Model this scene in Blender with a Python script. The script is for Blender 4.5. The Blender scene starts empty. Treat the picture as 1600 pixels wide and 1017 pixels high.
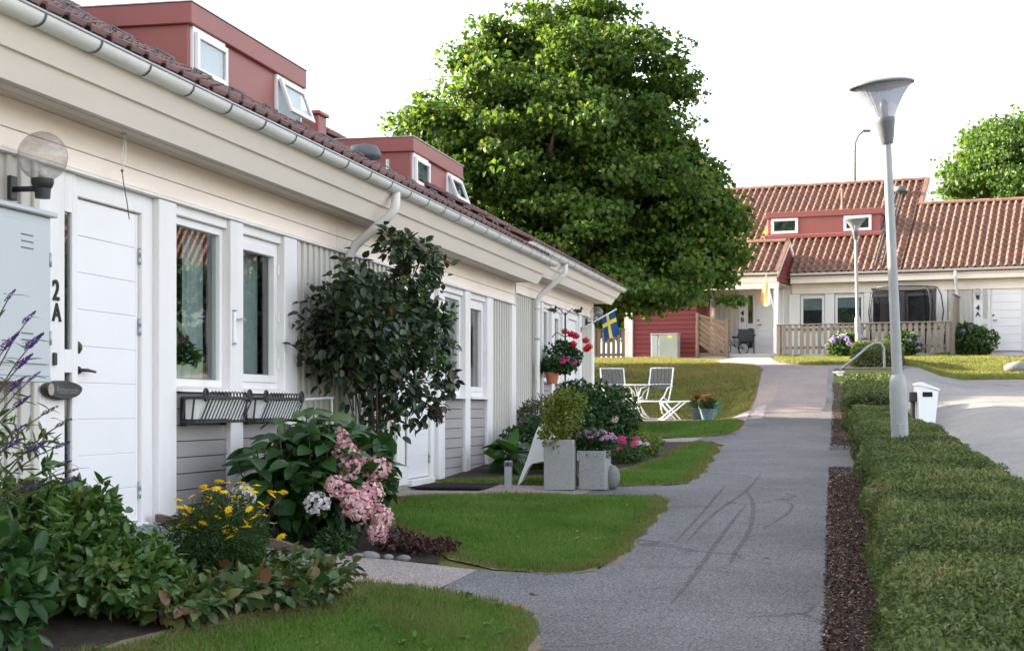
import bpy, bmesh, math, random
import numpy as np
from mathutils import Vector, Matrix, Euler
random.seed(7); rng = np.random.default_rng(11)
R = math.radians
scn = bpy.context.scene
C = scn.collection

# ------------------------------------------------------------------ camera, sky, sun, exposure
EYE = 1.40
cam_d = bpy.data.cameras.new('camera'); cam = bpy.data.objects.new('camera', cam_d); C.objects.link(cam)
cam.location = (0, 0, EYE); cam.rotation_euler = (R(90), 0, 0)
cam_d.sensor_width = 36; cam_d.lens = 56.25
cam_d.shift_y = 130.5/1600
cam_d.clip_end = 2000
cam_d.dof.use_dof = True; cam_d.dof.focus_distance = 13.5; cam_d.dof.aperture_fstop = 6.3
scn.camera = cam

SUN_AZ = Vector((-0.925, 0.38, 0)).normalized()      # towards the sun, seen from above
SUN_EL = R(21)
w = bpy.data.worlds.new('World'); scn.world = w; w.use_nodes = True
nt = w.node_tree; nt.nodes.clear()
sky = nt.nodes.new('ShaderNodeTexSky'); sky.sky_type = 'NISHITA'; sky.sun_disc = False
sky.sun_elevation = SUN_EL; sky.sun_rotation = math.atan2(SUN_AZ.x, SUN_AZ.y)
sky.air_density = 1.0; sky.dust_density = 2.5; sky.ozone_density = 0.4
bg = nt.nodes.new('ShaderNodeBackground'); bg.inputs['Strength'].default_value = 0.15
wo = nt.nodes.new('ShaderNodeOutputWorld')
hs = nt.nodes.new('ShaderNodeHueSaturation'); hs.inputs['Saturation'].default_value = 0.40        # thin white summer haze over the whole sky
nt.links.new(sky.outputs[0], hs.inputs['Color']); nt.links.new(hs.outputs[0], bg.inputs[0]); nt.links.new(bg.outputs[0], wo.inputs[0])
sd = bpy.data.lights.new('sun', 'SUN'); sd.energy = 4.8; sd.angle = R(0.6); sd.color = (1.0, 0.84, 0.64)
so = bpy.data.objects.new('sun', sd); C.objects.link(so)
tow = Vector((SUN_AZ.x*math.cos(SUN_EL), SUN_AZ.y*math.cos(SUN_EL), math.sin(SUN_EL)))
so.rotation_euler = tow.to_track_quat('Z', 'Y').to_euler(); so.location = (-30, 10, 30)
vs = scn.view_settings; vs.view_transform = 'Standard'; vs.look = 'None'; vs.exposure = 2.33; vs.gamma = 1.0
vs.use_curve_mapping = False
scn.cycles.max_bounces = 8; scn.cycles.transparent_max_bounces = 16
try:
    scn.cycles.use_denoising = True
except Exception: pass

# ------------------------------------------------------------------ frames and terrain
TH = math.atan(.218); SN, CS = math.sin(TH), math.cos(TH)
P0 = (-2.461, 10.70)
def W(n, s, z=0.0):
    """row-house frame (n outward from the wall, s along it) to world"""
    return Vector((P0[0]+SN*s+CS*n, P0[1]+CS*s-SN*n, z))
def NS(X, Y):
    dx, dy = X-P0[0], Y-P0[1]
    return dx*CS-dy*SN, dx*SN+dy*CS
ROTH = -TH
PHI = R(22); FO = (12.48, 52.0); FZ0 = 3.23
def WF(e, a, z=0.0):
    """far-house frame (e along the facade, a inward) to world"""
    return Vector((FO[0]+math.cos(PHI)*e+math.sin(PHI)*a, FO[1]-math.sin(PHI)*e+math.cos(PHI)*a, z))
def sm(a, b, x):
    t = np.clip((x-a)/(b-a), 0, 1); return t*t*(3-2*t)
def pch(x, X, Y):
    X = np.array(X, float); Y = np.array(Y, float); h = np.diff(X); d = np.diff(Y)/h
    m = np.zeros(len(X)); m[0] = d[0]; m[-1] = d[-1]
    for i in range(1, len(X)-1):
        m[i] = 0 if d[i-1]*d[i] <= 0 else 2*d[i-1]*d[i]/(d[i-1]+d[i])
    x = np.clip(np.asarray(x, float), X[0], X[-1])
    i = np.clip(np.searchsorted(X, x)-1, 0, len(X)-2); t = (x-X[i])/h[i]
    return (2*t**3-3*t*t+1)*Y[i]+(t**3-2*t*t+t)*h[i]*m[i]+(-2*t**3+3*t*t)*Y[i+1]+(t**3-t*t)*h[i]*m[i+1]
def ter(n, s):
    n = np.asarray(n, float); s = np.asarray(s, float)
    a = pch(s, [-60,-12,-6,0,1.4,5.9,10,18.5,22,26,29,36,41,45,60,100,400], [-.6,-.45,-.22,.143,.228,.505,.69,1.073,1.55,2.25,2.45,2.76,3.0,3.14,3.25,3.4,3.6])
    e = pch(s, [-12,-3,0,5.9,9,40], [.4,.33,.25,.04,0,0])
    z = a+e*(1-sm(.8, 2.7, n))
    k = sm(9, 12, s)*(1-sm(20.5, 24, s))*(1-sm(.5, 2.6, n)); z = z*(1-k)+np.minimum(z, .86)*k
    k = sm(18.6, 20.2, s)*(1-sm(22.6, 25.2, s))*(1-sm(1.9, 2.9, n)); z = z*(1-k)+1.18*k
    pk = pch(s, [-60,-12,5,18,28,36,45,60,400], [-.6,-.3,.55,1.35,2.0,2.6,3.1,3.25,3.6])
    k = sm(5.6, 7, n)*(1-sm(32, 40, s)); z = z*(1-k)+pk*k
    return z
def terz(n, s): return float(ter(n, s))
def G(n, s, dz=0.0): return W(n, s, terz(n, s)+dz)
def GX(X, Y, dz=0.0):
    n, s = NS(X, Y); return Vector((X, Y, terz(n, s)+dz))

# ------------------------------------------------------------------ materials
MATS = {}
def new_mat(name):
    m = bpy.data.materials.new(name); m.use_nodes = True; m.node_tree.nodes.clear(); MATS[name] = m
    return m, m.node_tree.nodes, m.node_tree.links
def rgb(c): return (c[0], c[1], c[2], 1)
def ramp(N, stops):
    r = N.new('ShaderNodeValToRGB'); els = r.color_ramp.elements
    els[0].position, els[0].color = stops[0][0], rgb(stops[0][1])
    els[1].position, els[1].color = stops[-1][0], rgb(stops[-1][1])
    for p, c in stops[1:-1]:
        e = els.new(p); e.color = rgb(c)
    return r
def noise(N, L, src, scale, detail=4, rough=.55, stretch=None):
    n = N.new('ShaderNodeTexNoise'); n.inputs['Scale'].default_value = scale
    n.inputs['Detail'].default_value = detail; n.inputs['Roughness'].default_value = rough
    if stretch:
        mp = N.new('ShaderNodeMapping'); mp.inputs['Scale'].default_value = stretch
        L.new(src, mp.inputs[0]); src = mp.outputs[0]
    L.new(src, n.inputs['Vector']); return n
def mix(N, L, fac, a, b, mode='MIX'):
    m = N.new('ShaderNodeMix'); m.data_type = 'RGBA'; m.blend_type = mode
    for sock, val in ((m.inputs[0], fac), (m.inputs[6], a), (m.inputs[7], b)):
        if hasattr(val, 'is_linked'): L.new(val, sock)
        elif isinstance(val, (int, float)): sock.default_value = val
        else: sock.default_value = rgb(val)
    return m.outputs[2]
def surf(name, col, rough=.6, var=.12, scale=3.0, stretch=None, dirt=None, dirt_amt=.3, dirt_scale=1.2, bump=.0, bump_scale=40, metal=0, spec=.35, fine=0, world=False, rand=0.0, fine_c=.3, crack=0.0):
    """general painted / mineral surface: large colour drift, dirt with its own shape, fine grain and relief"""
    m, N, L = new_mat(name)
    out = N.new('ShaderNodeOutputMaterial'); b = N.new('ShaderNodeBsdfPrincipled')
    tc = N.new('ShaderNodeTexCoord'); src = tc.outputs['Object']
    if world:
        g = N.new('ShaderNodeNewGeometry'); src = g.outputs['Position']
    n1 = noise(N, L, src, scale, 5, .6, stretch)
    lo = tuple(max(0, c*(1-var)) for c in col); hi = tuple(min(1, c*(1+var)) for c in col)
    r1 = ramp(N, [(.3, lo), (.7, hi)]); L.new(n1.outputs[0], r1.inputs[0]); c = r1.outputs[0]
    if dirt:
        n2 = noise(N, L, src, dirt_scale, 8, .7, stretch); r2 = ramp(N, [(.48, (0,0,0)), (.78, (1,1,1))]); L.new(n2.outputs[0], r2.inputs[0])
        mm = N.new('ShaderNodeMath'); mm.operation = 'MULTIPLY'; L.new(r2.outputs[0], mm.inputs[0]); mm.inputs[1].default_value = dirt_amt
        c = mix(N, L, mm.outputs[0], c, dirt)
    if fine:
        n3 = noise(N, L, src, 220 if fine is True else fine, 2, .7); r3 = ramp(N, [(.34, (1-fine_c,)*3), (.5, (.97,)*3), (.66, (1+fine_c*1.25,)*3)]); L.new(n3.outputs[0], r3.inputs[0])
        c = mix(N, L, 1.0, c, r3.outputs[0], 'MULTIPLY')
    if crack:
        wn = noise(N, L, src, 1.3, 4, .6); av = N.new('ShaderNodeVectorMath'); av.operation = 'MULTIPLY_ADD'; L.new(wn.outputs['Color'], av.inputs[0]); av.inputs[1].default_value = (.9,.9,.9); L.new(src, av.inputs[2])
        vo = N.new('ShaderNodeTexVoronoi'); vo.feature = 'DISTANCE_TO_EDGE'; vo.inputs['Scale'].default_value = crack; L.new(av.outputs[0], vo.inputs['Vector'])
        rc = ramp(N, [(.0, (.75,.75,.75)), (.012, (0,0,0))]); L.new(vo.outputs['Distance'], rc.inputs[0]); nm = noise(N, L, src, .45, 3); rm = ramp(N, [(.46, (0,0,0)), (.56, (1,1,1))]); L.new(nm.outputs[0], rm.inputs[0])
        c = mix(N, L, mix(N, L, 1.0, rc.outputs[0], rm.outputs[0], 'MULTIPLY'), c, (.04,.04,.042))
    if rand:
        oi = N.new('ShaderNodeObjectInfo'); r4 = ramp(N, [(0, (1-rand,)*3), (1, (1+rand,)*3)]); L.new(oi.outputs['Random'], r4.inputs[0])
        c = mix(N, L, 1.0, c, r4.outputs[0], 'MULTIPLY')
    L.new(c, b.inputs['Base Color'])
    b.inputs['Roughness'].default_value = rough; b.inputs['Metallic'].default_value = metal
    b.inputs['Specular IOR Level'].default_value = spec
    if bump:
        nb = noise(N, L, src, bump_scale, 6, .65, stretch); bp = N.new('ShaderNodeBump'); bp.inputs['Strength'].default_value = bump
        bp.inputs['Distance'].default_value = .02; L.new(nb.outputs[0], bp.inputs['Height']); L.new(bp.outputs[0], b.inputs['Normal'])
    L.new(b.outputs[0], out.inputs[0])
    return m
def leaf_mat(name, stops, transl=.35, rough=.45, spec=.3, attr=None, obj=False, patch=0.0, tcol=1.25):
    """foliage: hue differs leaf by leaf, some light passes through"""
    m, N, L = new_mat(name)
    out = N.new('ShaderNodeOutputMaterial'); b = N.new('ShaderNodeBsdfPrincipled'); t = N.new('ShaderNodeBsdfTranslucent')
    mx = N.new('ShaderNodeMixShader'); mx.inputs[0].default_value = transl
    if obj: src = N.new('ShaderNodeObjectInfo').outputs['Random']
    else: src = N.new('ShaderNodeNewGeometry').outputs['Random Per Island']
    if patch:
        g = N.new('ShaderNodeNewGeometry'); pn = noise(N, L, g.outputs['Position'], patch, 3, .6)
        a = N.new('ShaderNodeMath'); a.operation = 'MULTIPLY_ADD'; L.new(src, a.inputs[0]); a.inputs[1].default_value = .5
        sc = N.new('ShaderNodeMath'); sc.operation = 'MULTIPLY_ADD'; L.new(pn.outputs[0], sc.inputs[0]); sc.inputs[1].default_value = 1.5; sc.inputs[2].default_value = -.5
        L.new(sc.outputs[0], a.inputs[2]); src = a.outputs[0]
    r = ramp(N, stops); L.new(src, r.inputs[0]); c = r.outputs[0]
    if attr:
        at = N.new('ShaderNodeAttribute'); at.attribute_name = 'tint'; c = mix(N, L, at.outputs['Fac'], c, attr)
    L.new(c, b.inputs['Base Color']); b.inputs['Roughness'].default_value = rough; b.inputs['Specular IOR Level'].default_value = spec
    tc = mix(N, L, 1.0, c, (tcol, tcol, tcol*.6), 'MULTIPLY'); L.new(tc, t.inputs['Color'])
    L.new(b.outputs[0], mx.inputs[1]); L.new(t.outputs[0], mx.inputs[2]); L.new(mx.outputs[0], out.inputs[0])
    return m
def glass_mat(name, tint=(.93,.96,.95), ior=1.6, boost=1.5, rough=0.0, haze=0.0, haze_col=(.7,.7,.7), streak=0):
    m, N, L = new_mat(name)
    out = N.new('ShaderNodeOutputMaterial'); tr = N.new('ShaderNodeBsdfTransparent'); gl = N.new('ShaderNodeBsdfGlossy')
    tr.inputs[0].default_value = rgb(tint); gl.inputs['Roughness'].default_value = rough
    # Schlick reflectance from the facing angle, the same from both sides of the thin pane
    lw = N.new('ShaderNodeLayerWeight'); lw.inputs[0].default_value = .5
    pw = N.new('ShaderNodeMath'); pw.operation = 'POWER'; L.new(lw.outputs['Facing'], pw.inputs[0]); pw.inputs[1].default_value = 5
    f0 = ((ior-1)/(ior+1))**2*boost
    mm = N.new('ShaderNodeMath'); mm.operation = 'MULTIPLY_ADD'; mm.use_clamp = True; L.new(pw.outputs[0], mm.inputs[0]); mm.inputs[1].default_value = (1-f0)*min(1, boost*.75); mm.inputs[2].default_value = f0
    mx = N.new('ShaderNodeMixShader'); L.new(mm.outputs[0], mx.inputs[0]); L.new(tr.outputs[0], mx.inputs[1]); L.new(gl.outputs[0], mx.inputs[2])
    last = mx.outputs[0]
    if haze:
        df = N.new('ShaderNodeBsdfDiffuse'); df.inputs[0].default_value = rgb(haze_col)
        m2 = N.new('ShaderNodeMixShader'); m2.inputs[0].default_value = haze
        if streak:
            tc = N.new('ShaderNodeTexCoord'); n = noise(N, L, tc.outputs['Object'], streak, 6, .7, (1,1,2.2)); rr = ramp(N, [(.35, (haze*.3,)*3), (.75, (min(1, haze*2.2),)*3)])
            L.new(n.outputs[0], rr.inputs[0]); L.new(rr.outputs[0], m2.inputs[0])
        L.new(last, m2.inputs[1]); L.new(df.outputs[0], m2.inputs[2]); last = m2.outputs[0]
    L.new(last, out.inputs[0])
    return m

surf('white_paint', (.77,.74,.742), .45, .03, 2.5, dirt=(.46,.41,.35), dirt_amt=.30, dirt_scale=3.0, stretch=(1,1,.3), bump=.12, bump_scale=60)
surf('white_door', (.78,.755,.775), .38, .02, 2, dirt=(.6,.57,.52), dirt_amt=.10, dirt_scale=2.5)
surf('cream_paint', (.87,.75,.66), .5, .05, 2.0, stretch=(1,.2,1), dirt=(.50,.36,.27), dirt_amt=.34, dirt_scale=3.0, bump=.10, bump_scale=70)
surf('cream_fascia', (.87,.77,.70), .5, .04, 1.6, stretch=(1,.2,1), dirt=(.50,.42,.33), dirt_amt=.18, dirt_scale=2.5, bump=.05, bump_scale=60)
surf('beige_siding', (.56,.53,.49), .6, .06, 3, stretch=(1,1,.2), dirt=(.36,.32,.28), dirt_amt=.25, dirt_scale=3.0, bump=.12, bump_scale=60)
surf('soffit_grey', (.60,.54,.48), .6, .06, 2, stretch=(1,.2,1), dirt=(.3,.26,.22), dirt_amt=.25)
surf('grey_board', (.30,.275,.275), .62, .08, 3, stretch=(1,.3,1), dirt=(.42,.39,.37), dirt_amt=.25, dirt_scale=4, bump=.15, bump_scale=60, rand=.06)
surf('dark_gap', (.03,.028,.026), .9, .1)
surf('gutter_metal', (.72,.70,.68), .42, .05, 3, stretch=(1,.4,1), dirt=(.36,.33,.30), dirt_amt=.38, dirt_scale=5, spec=.5)
surf('zinc', (.42,.43,.45), .45, .08, 5, dirt=(.25,.25,.25), dirt_amt=.3, metal=.55)
surf('galvanised', (.26,.265,.27), .5, .10, 9, stretch=(1,1,.5), dirt=(.40,.40,.39), dirt_amt=.5, dirt_scale=10, metal=.15, spec=.5, bump=.05, bump_scale=60)
surf('black_metal', (.018,.018,.02), .5, .15, 6, spec=.5)
surf('dark_bronze', (.075,.062,.05), .35, .2, 20, metal=.6, spec=.5)
surf('red_metal', (.27,.082,.072), .5, .06, 1.2, dirt=(.22,.07,.06), dirt_amt=.3, dirt_scale=2.0, spec=.4)
surf('red_wood', (.15,.024,.026), .65, .08, 3, stretch=(.3,1,1), dirt=(.18,.04,.04), dirt_amt=.3, rand=.07)
surf('tile_brown', (.125,.055,.047), .62, .25, 5, dirt=(.05,.045,.045), dirt_amt=.5, dirt_scale=6, rand=.22, bump=.1, bump_scale=60)
surf('tile_red', (.182,.094,.066), .68, .16, 4, dirt=(.075,.05,.042), dirt_amt=.65, dirt_scale=1.6, rand=.24, bump=.1, bump_scale=50)
surf('concrete', (.30,.30,.30), .8, .10, 4, dirt=(.20,.19,.18), dirt_amt=.35, dirt_scale=5, bump=.12, bump_scale=80, fine=160)
surf('concrete_base', (.40,.38,.355), .85, .14, 3, dirt=(.20,.17,.13), dirt_amt=.5, dirt_scale=4, bump=.25, bump_scale=40)
surf('asphalt', (.138,.134,.134), .85, .26, .6, dirt=(.085,.083,.083), dirt_amt=.6, dirt_scale=1.1, fine_c=.62, crack=.34, fine=62, bump=.35, bump_scale=220, world=True)
surf('asphalt_patch', (.195,.16,.152), .82, .14, .8, dirt=(.11,.098,.095), dirt_amt=.5, dirt_scale=1.2, fine_c=.5, fine=75, bump=.3, bump_scale=220, world=True)
surf('asphalt_park', (.20,.19,.187), .85, .22, .35, dirt=(.125,.12,.118), dirt_amt=.6, dirt_scale=.8, crack=.3, fine_c=.5, fine=90, bump=.2, bump_scale=120, world=True)
surf('slab_pink', (.30,.25,.235), .85, .12, 1.5, dirt=(.2,.17,.16), fine_c=.5, dirt_amt=.4, dirt_scale=2.0, fine=70, bump=.3, bump_scale=160, world=True)
surf('tyre_black', (.055,.055,.058), .75, .2, 4)
surf('soil', (.035,.024,.018), .95, .4, 9, dirt=(.085,.06,.045), dirt_amt=.5, dirt_scale=25, bump=.9, bump_scale=35, world=True)

surf('stone', (.21,.205,.20), .85, .2, 8, dirt=(.14,.135,.13), dirt_amt=.5, dirt_scale=14, bump=.3, bump_scale=30)
surf('old_wood', (.135,.10,.08), .8, .25, 5, stretch=(1,1,.12), dirt=(.24,.2,.17), dirt_amt=.5, dirt_scale=6, bump=.35, bump_scale=40, rand=.12)
surf('ramp_wood', (.13,.088,.07), .8, .25, 5, stretch=(.12,1,1), dirt=(.06,.045,.04), dirt_amt=.5, dirt_scale=6, bump=.35, bump_scale=40)
surf('fence_wood', (.225,.19,.16), .8, .18, 4, stretch=(1,1,.15), dirt=(.18,.15,.125), dirt_amt=.45, dirt_scale=5, bump=.3, bump_scale=40, rand=.13)
surf('screen_wood', (.20,.13,.095), .8, .18, 4, dirt=(.12,.085,.065), dirt_amt=.4, dirt_scale=5, rand=.15)
surf('bark', (.09,.075,.06), .9, .3, 6, stretch=(1,1,.3), bump=.6, bump_scale=14)
surf('twig', (.085,.06,.045), .85, .25, 10)
surf('plastic_white', (.82,.82,.82), .35, .01, 2, spec=.5)
surf('plastic_grey', (.40,.42,.44), .5, .03, 3)
surf('cabinet_grey', (.47,.485,.51), .45, .03, 2, dirt=(.40,.42,.44), dirt_amt=.2, dirt_scale=3)
surf('cabinet_green', (.33,.35,.32), .55, .1, 3, dirt=(.22,.22,.2), dirt_amt=.4, dirt_scale=6)
surf('lamp_grey', (.10,.105,.115), .45, .08, 5, spec=.5)
surf('curtain', (.62,.63,.63), .9, .03, 3)
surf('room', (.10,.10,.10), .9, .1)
surf('terracotta', (.42,.15,.09), .75, .12, 8)
surf('pot_blue', (.045,.065,.10), .3, .2, 8, spec=.6)
surf('pot_teal', (.13,.19,.23), .35, .2, 8, spec=.6)
surf('rubber', (.012,.012,.013), .8, .2, 20, bump=.3, bump_scale=120)
surf('slat_grey', (.085,.092,.105), .5, .1, 5)
surf('flag_blue', (.012,.075,.22), .7, .08, 6)
surf('flag_yellow', (.80,.60,.10), .7, .05, 6)
surf('flag_orange', (.80,.30,.06), .7, .05, 6)
surf('flag_white', (.82,.80,.76), .7, .03, 6)
surf('net_black', (.012,.012,.014), .8, .1)
surf('green_plastic', (.03,.16,.12), .5, .1)
surf('lead', (.10,.105,.115), .55, .2, 8)
surf('yellow_lichen', (.30,.17,.04), .7, .2, 6)
surf('pale_wood', (.36,.32,.28), .75, .2, 8, stretch=(1,.2,1), dirt=(.16,.14,.13), dirt_amt=.5, dirt_scale=14, bump=.3, bump_scale=50)
surf('sign_face', (.055,.052,.05), .75, .35, 12, stretch=(1,.3,1), bump=.3, bump_scale=50)
surf('ink', (.02,.02,.02), .7, .1)
glass_mat('window_glass', (.80,.85,.84), 1.62, 1.7)
glass_mat('dormer_glass', (.75,.80,.82), 1.7, 2.4)
glass_mat('globe_glass', (.90,.885,.875), 1.5, 1.7, .02, .20, (.38,.34,.32), 12)
glass_mat('lamp_glass', (.50,.51,.55), 1.5, 1.0, .12, .42, (.52,.52,.58))
# trampoline net: mostly air between black threads
m, N, L = new_mat('net'); o_ = N.new('ShaderNodeOutputMaterial'); t_ = N.new('ShaderNodeBsdfTransparent'); d_ = N.new('ShaderNodeBsdfDiffuse'); d_.inputs[0].default_value = (.01,.01,.012,1)
x_ = N.new('ShaderNodeMixShader'); x_.inputs[0].default_value = .62; L.new(t_.outputs[0], x_.inputs[1]); L.new(d_.outputs[0], x_.inputs[2]); L.new(x_.outputs[0], o_.inputs[0])

leaf_mat('chip', [(0,(.025,.016,.012)), (.45,(.075,.040,.028)), (.8,(.16,.085,.06)), (1,(.38,.30,.25))], .02, .8, .15)
leaf_mat('grass', [(0,(.060,.135,.018)), (.5,(.105,.200,.034)), (1,(.19,.265,.075))], .3, .6, .2, attr=(.20,.155,.07), patch=1.3)
leaf_mat('grass_far', [(0,(.085,.12,.026)), (.5,(.15,.175,.042)), (1,(.25,.22,.075))], .3, .6, .2, attr=(.22,.15,.07), patch=.45)
leaf_mat('maple_leaf', [(0,(.026,.062,.012)), (.45,(.062,.120,.019)), (.94,(.130,.190,.030)), (1,(.21,.19,.045))], .45, .5, .3, tcol=1.5)
leaf_mat('pale_tree_leaf', [(0,(.035,.085,.018)), (.6,(.075,.14,.03)), (1,(.12,.17,.04))], .45, .5, .3, tcol=1.5)
leaf_mat('hedge_leaf', [(0,(.036,.060,.020)), (.5,(.085,.115,.038)), (.84,(.155,.180,.070)), (.94,(.23,.16,.09)), (1,(.26,.10,.065))], .25, .55, .22, patch=1.8)
leaf_mat('shrub_leaf', [(0,(.030,.075,.016)), (.5,(.055,.120,.025)), (.9,(.10,.165,.035)), (1,(.18,.19,.05))], .25, .35, .5)
leaf_mat('shrub_leaf_one', [(0,(.035,.085,.018)), (.5,(.06,.13,.027)), (.9,(.11,.175,.038)), (1,(.18,.20,.05))], .25, .33, .5, obj=True)
leaf_mat('hydrangea_leaf', [(0,(.018,.055,.016)), (.6,(.032,.088,.022)), (1,(.065,.14,.03))], .22, .42, .4, obj=True)
leaf_mat('rose_leaf', [(0,(.016,.030,.016)), (.5,(.028,.047,.025)), (.82,(.045,.075,.03)), (.93,(.055,.10,.025)), (1,(.10,.04,.03))], .22, .4, .45)
leaf_mat('rose_leaf_one', [(0,(.012,.026,.014)), (.5,(.020,.040,.022)), (.85,(.032,.06,.025)), (1,(.055,.11,.03))], .22, .4, .45, obj=True)
leaf_mat('cover_leaf', [(0,(.03,.07,.02)), (.5,(.07,.12,.03)), (.8,(.13,.14,.04)), (1,(.16,.06,.04))], .25, .45, .35, obj=True)
leaf_mat('cover_leaf_mass', [(0,(.03,.07,.02)), (.5,(.06,.11,.03)), (.8,(.12,.13,.04)), (1,(.15,.055,.04))], .25, .45, .35)
leaf_mat('fine_leaf', [(0,(.03,.075,.02)), (1,(.07,.13,.035))], .3, .5, .3)
leaf_mat('yellowgreen_leaf', [(0,(.09,.13,.02)), (.6,(.19,.22,.04)), (1,(.10,.15,.03))], .3, .5, .3)
leaf_mat('dark_leaf', [(0,(.014,.045,.014)), (.7,(.03,.08,.02)), (1,(.06,.11,.03))], .25, .45, .35)
leaf_mat('purple_leaf', [(0,(.04,.016,.018)), (1,(.085,.035,.03))], .2, .5, .3)
leaf_mat('silver_leaf', [(0,(.06,.085,.05)), (1,(.11,.14,.08))], .25, .5, .3)
leaf_mat('far_bush_leaf', [(0,(.03,.075,.018)), (.6,(.07,.13,.03)), (1,(.11,.16,.04))], .3, .5, .3)
leaf_mat('pink_petal', [(0,(.56,.22,.31)), (.5,(.72,.44,.50)), (1,(.82,.74,.74))], .3, .6, .2)
leaf_mat('white_petal', [(0,(.55,.50,.60)), (1,(.80,.78,.80))], .3, .6, .2)
leaf_mat('lilac_petal', [(0,(.42,.20,.42)), (1,(.66,.42,.62))], .3, .6, .2)
leaf_mat('magenta_petal', [(0,(.50,.04,.26)), (1,(.66,.12,.36))], .3, .6, .2)
leaf_mat('red_petal', [(0,(.50,.008,.02)), (1,(.72,.02,.04))], .3, .6, .2)
leaf_mat('yellow_petal', [(0,(.80,.50,.01)), (1,(.85,.62,.03))], .3, .6, .2)
leaf_mat('violet_petal', [(0,(.055,.02,.13)), (1,(.16,.07,.30))], .2, .6, .2)
leaf_mat('orange_petal', [(0,(.25,.09,.02)), (1,(.40,.17,.03))], .2, .6, .2)
leaf_mat('blue_petal', [(0,(.20,.16,.42)), (1,(.45,.36,.62))], .2, .6, .2)

# lawn sheet under the blades, and the wide ground
def ground_mat(name, a, b, c, sc):
    m, N, L = new_mat(name); out = N.new('ShaderNodeOutputMaterial'); p = N.new('ShaderNodeBsdfPrincipled')
    g = N.new('ShaderNodeNewGeometry'); n1 = noise(N, L, g.outputs['Position'], sc, 6, .65); n2 = noise(N, L, g.outputs['Position'], sc*9, 5, .7)
    r1 = ramp(N, [(.32, a), (.5, b), (.72, c)]); L.new(n1.outputs[0], r1.inputs[0])
    r2 = ramp(N, [(.3, (.7,.7,.7)), (.7, (1.3,1.3,1.3))]); L.new(n2.outputs[0], r2.inputs[0])
    L.new(mix(N, L, 1.0, r1.outputs[0], r2.outputs[0], 'MULTIPLY'), p.inputs['Base Color']); p.inputs['Roughness'].default_value = .95; p.inputs['Specular IOR Level'].default_value = .1
    bp = N.new('ShaderNodeBump'); bp.inputs['Strength'].default_value = .6; bp.inputs['Distance'].default_value = .03; n3 = noise(N, L, g.outputs['Position'], 30, 5, .7)
    L.new(n3.outputs[0], bp.inputs['Height']); L.new(bp.outputs[0], p.inputs['Normal']); L.new(p.outputs[0], out.inputs[0])
ground_mat('lawn_soil', (.05,.105,.018), (.08,.135,.028), (.14,.14,.05), .9)
ground_mat('ground_far', (.07,.10,.022), (.12,.125,.035), (.17,.14,.055), .35)

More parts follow.
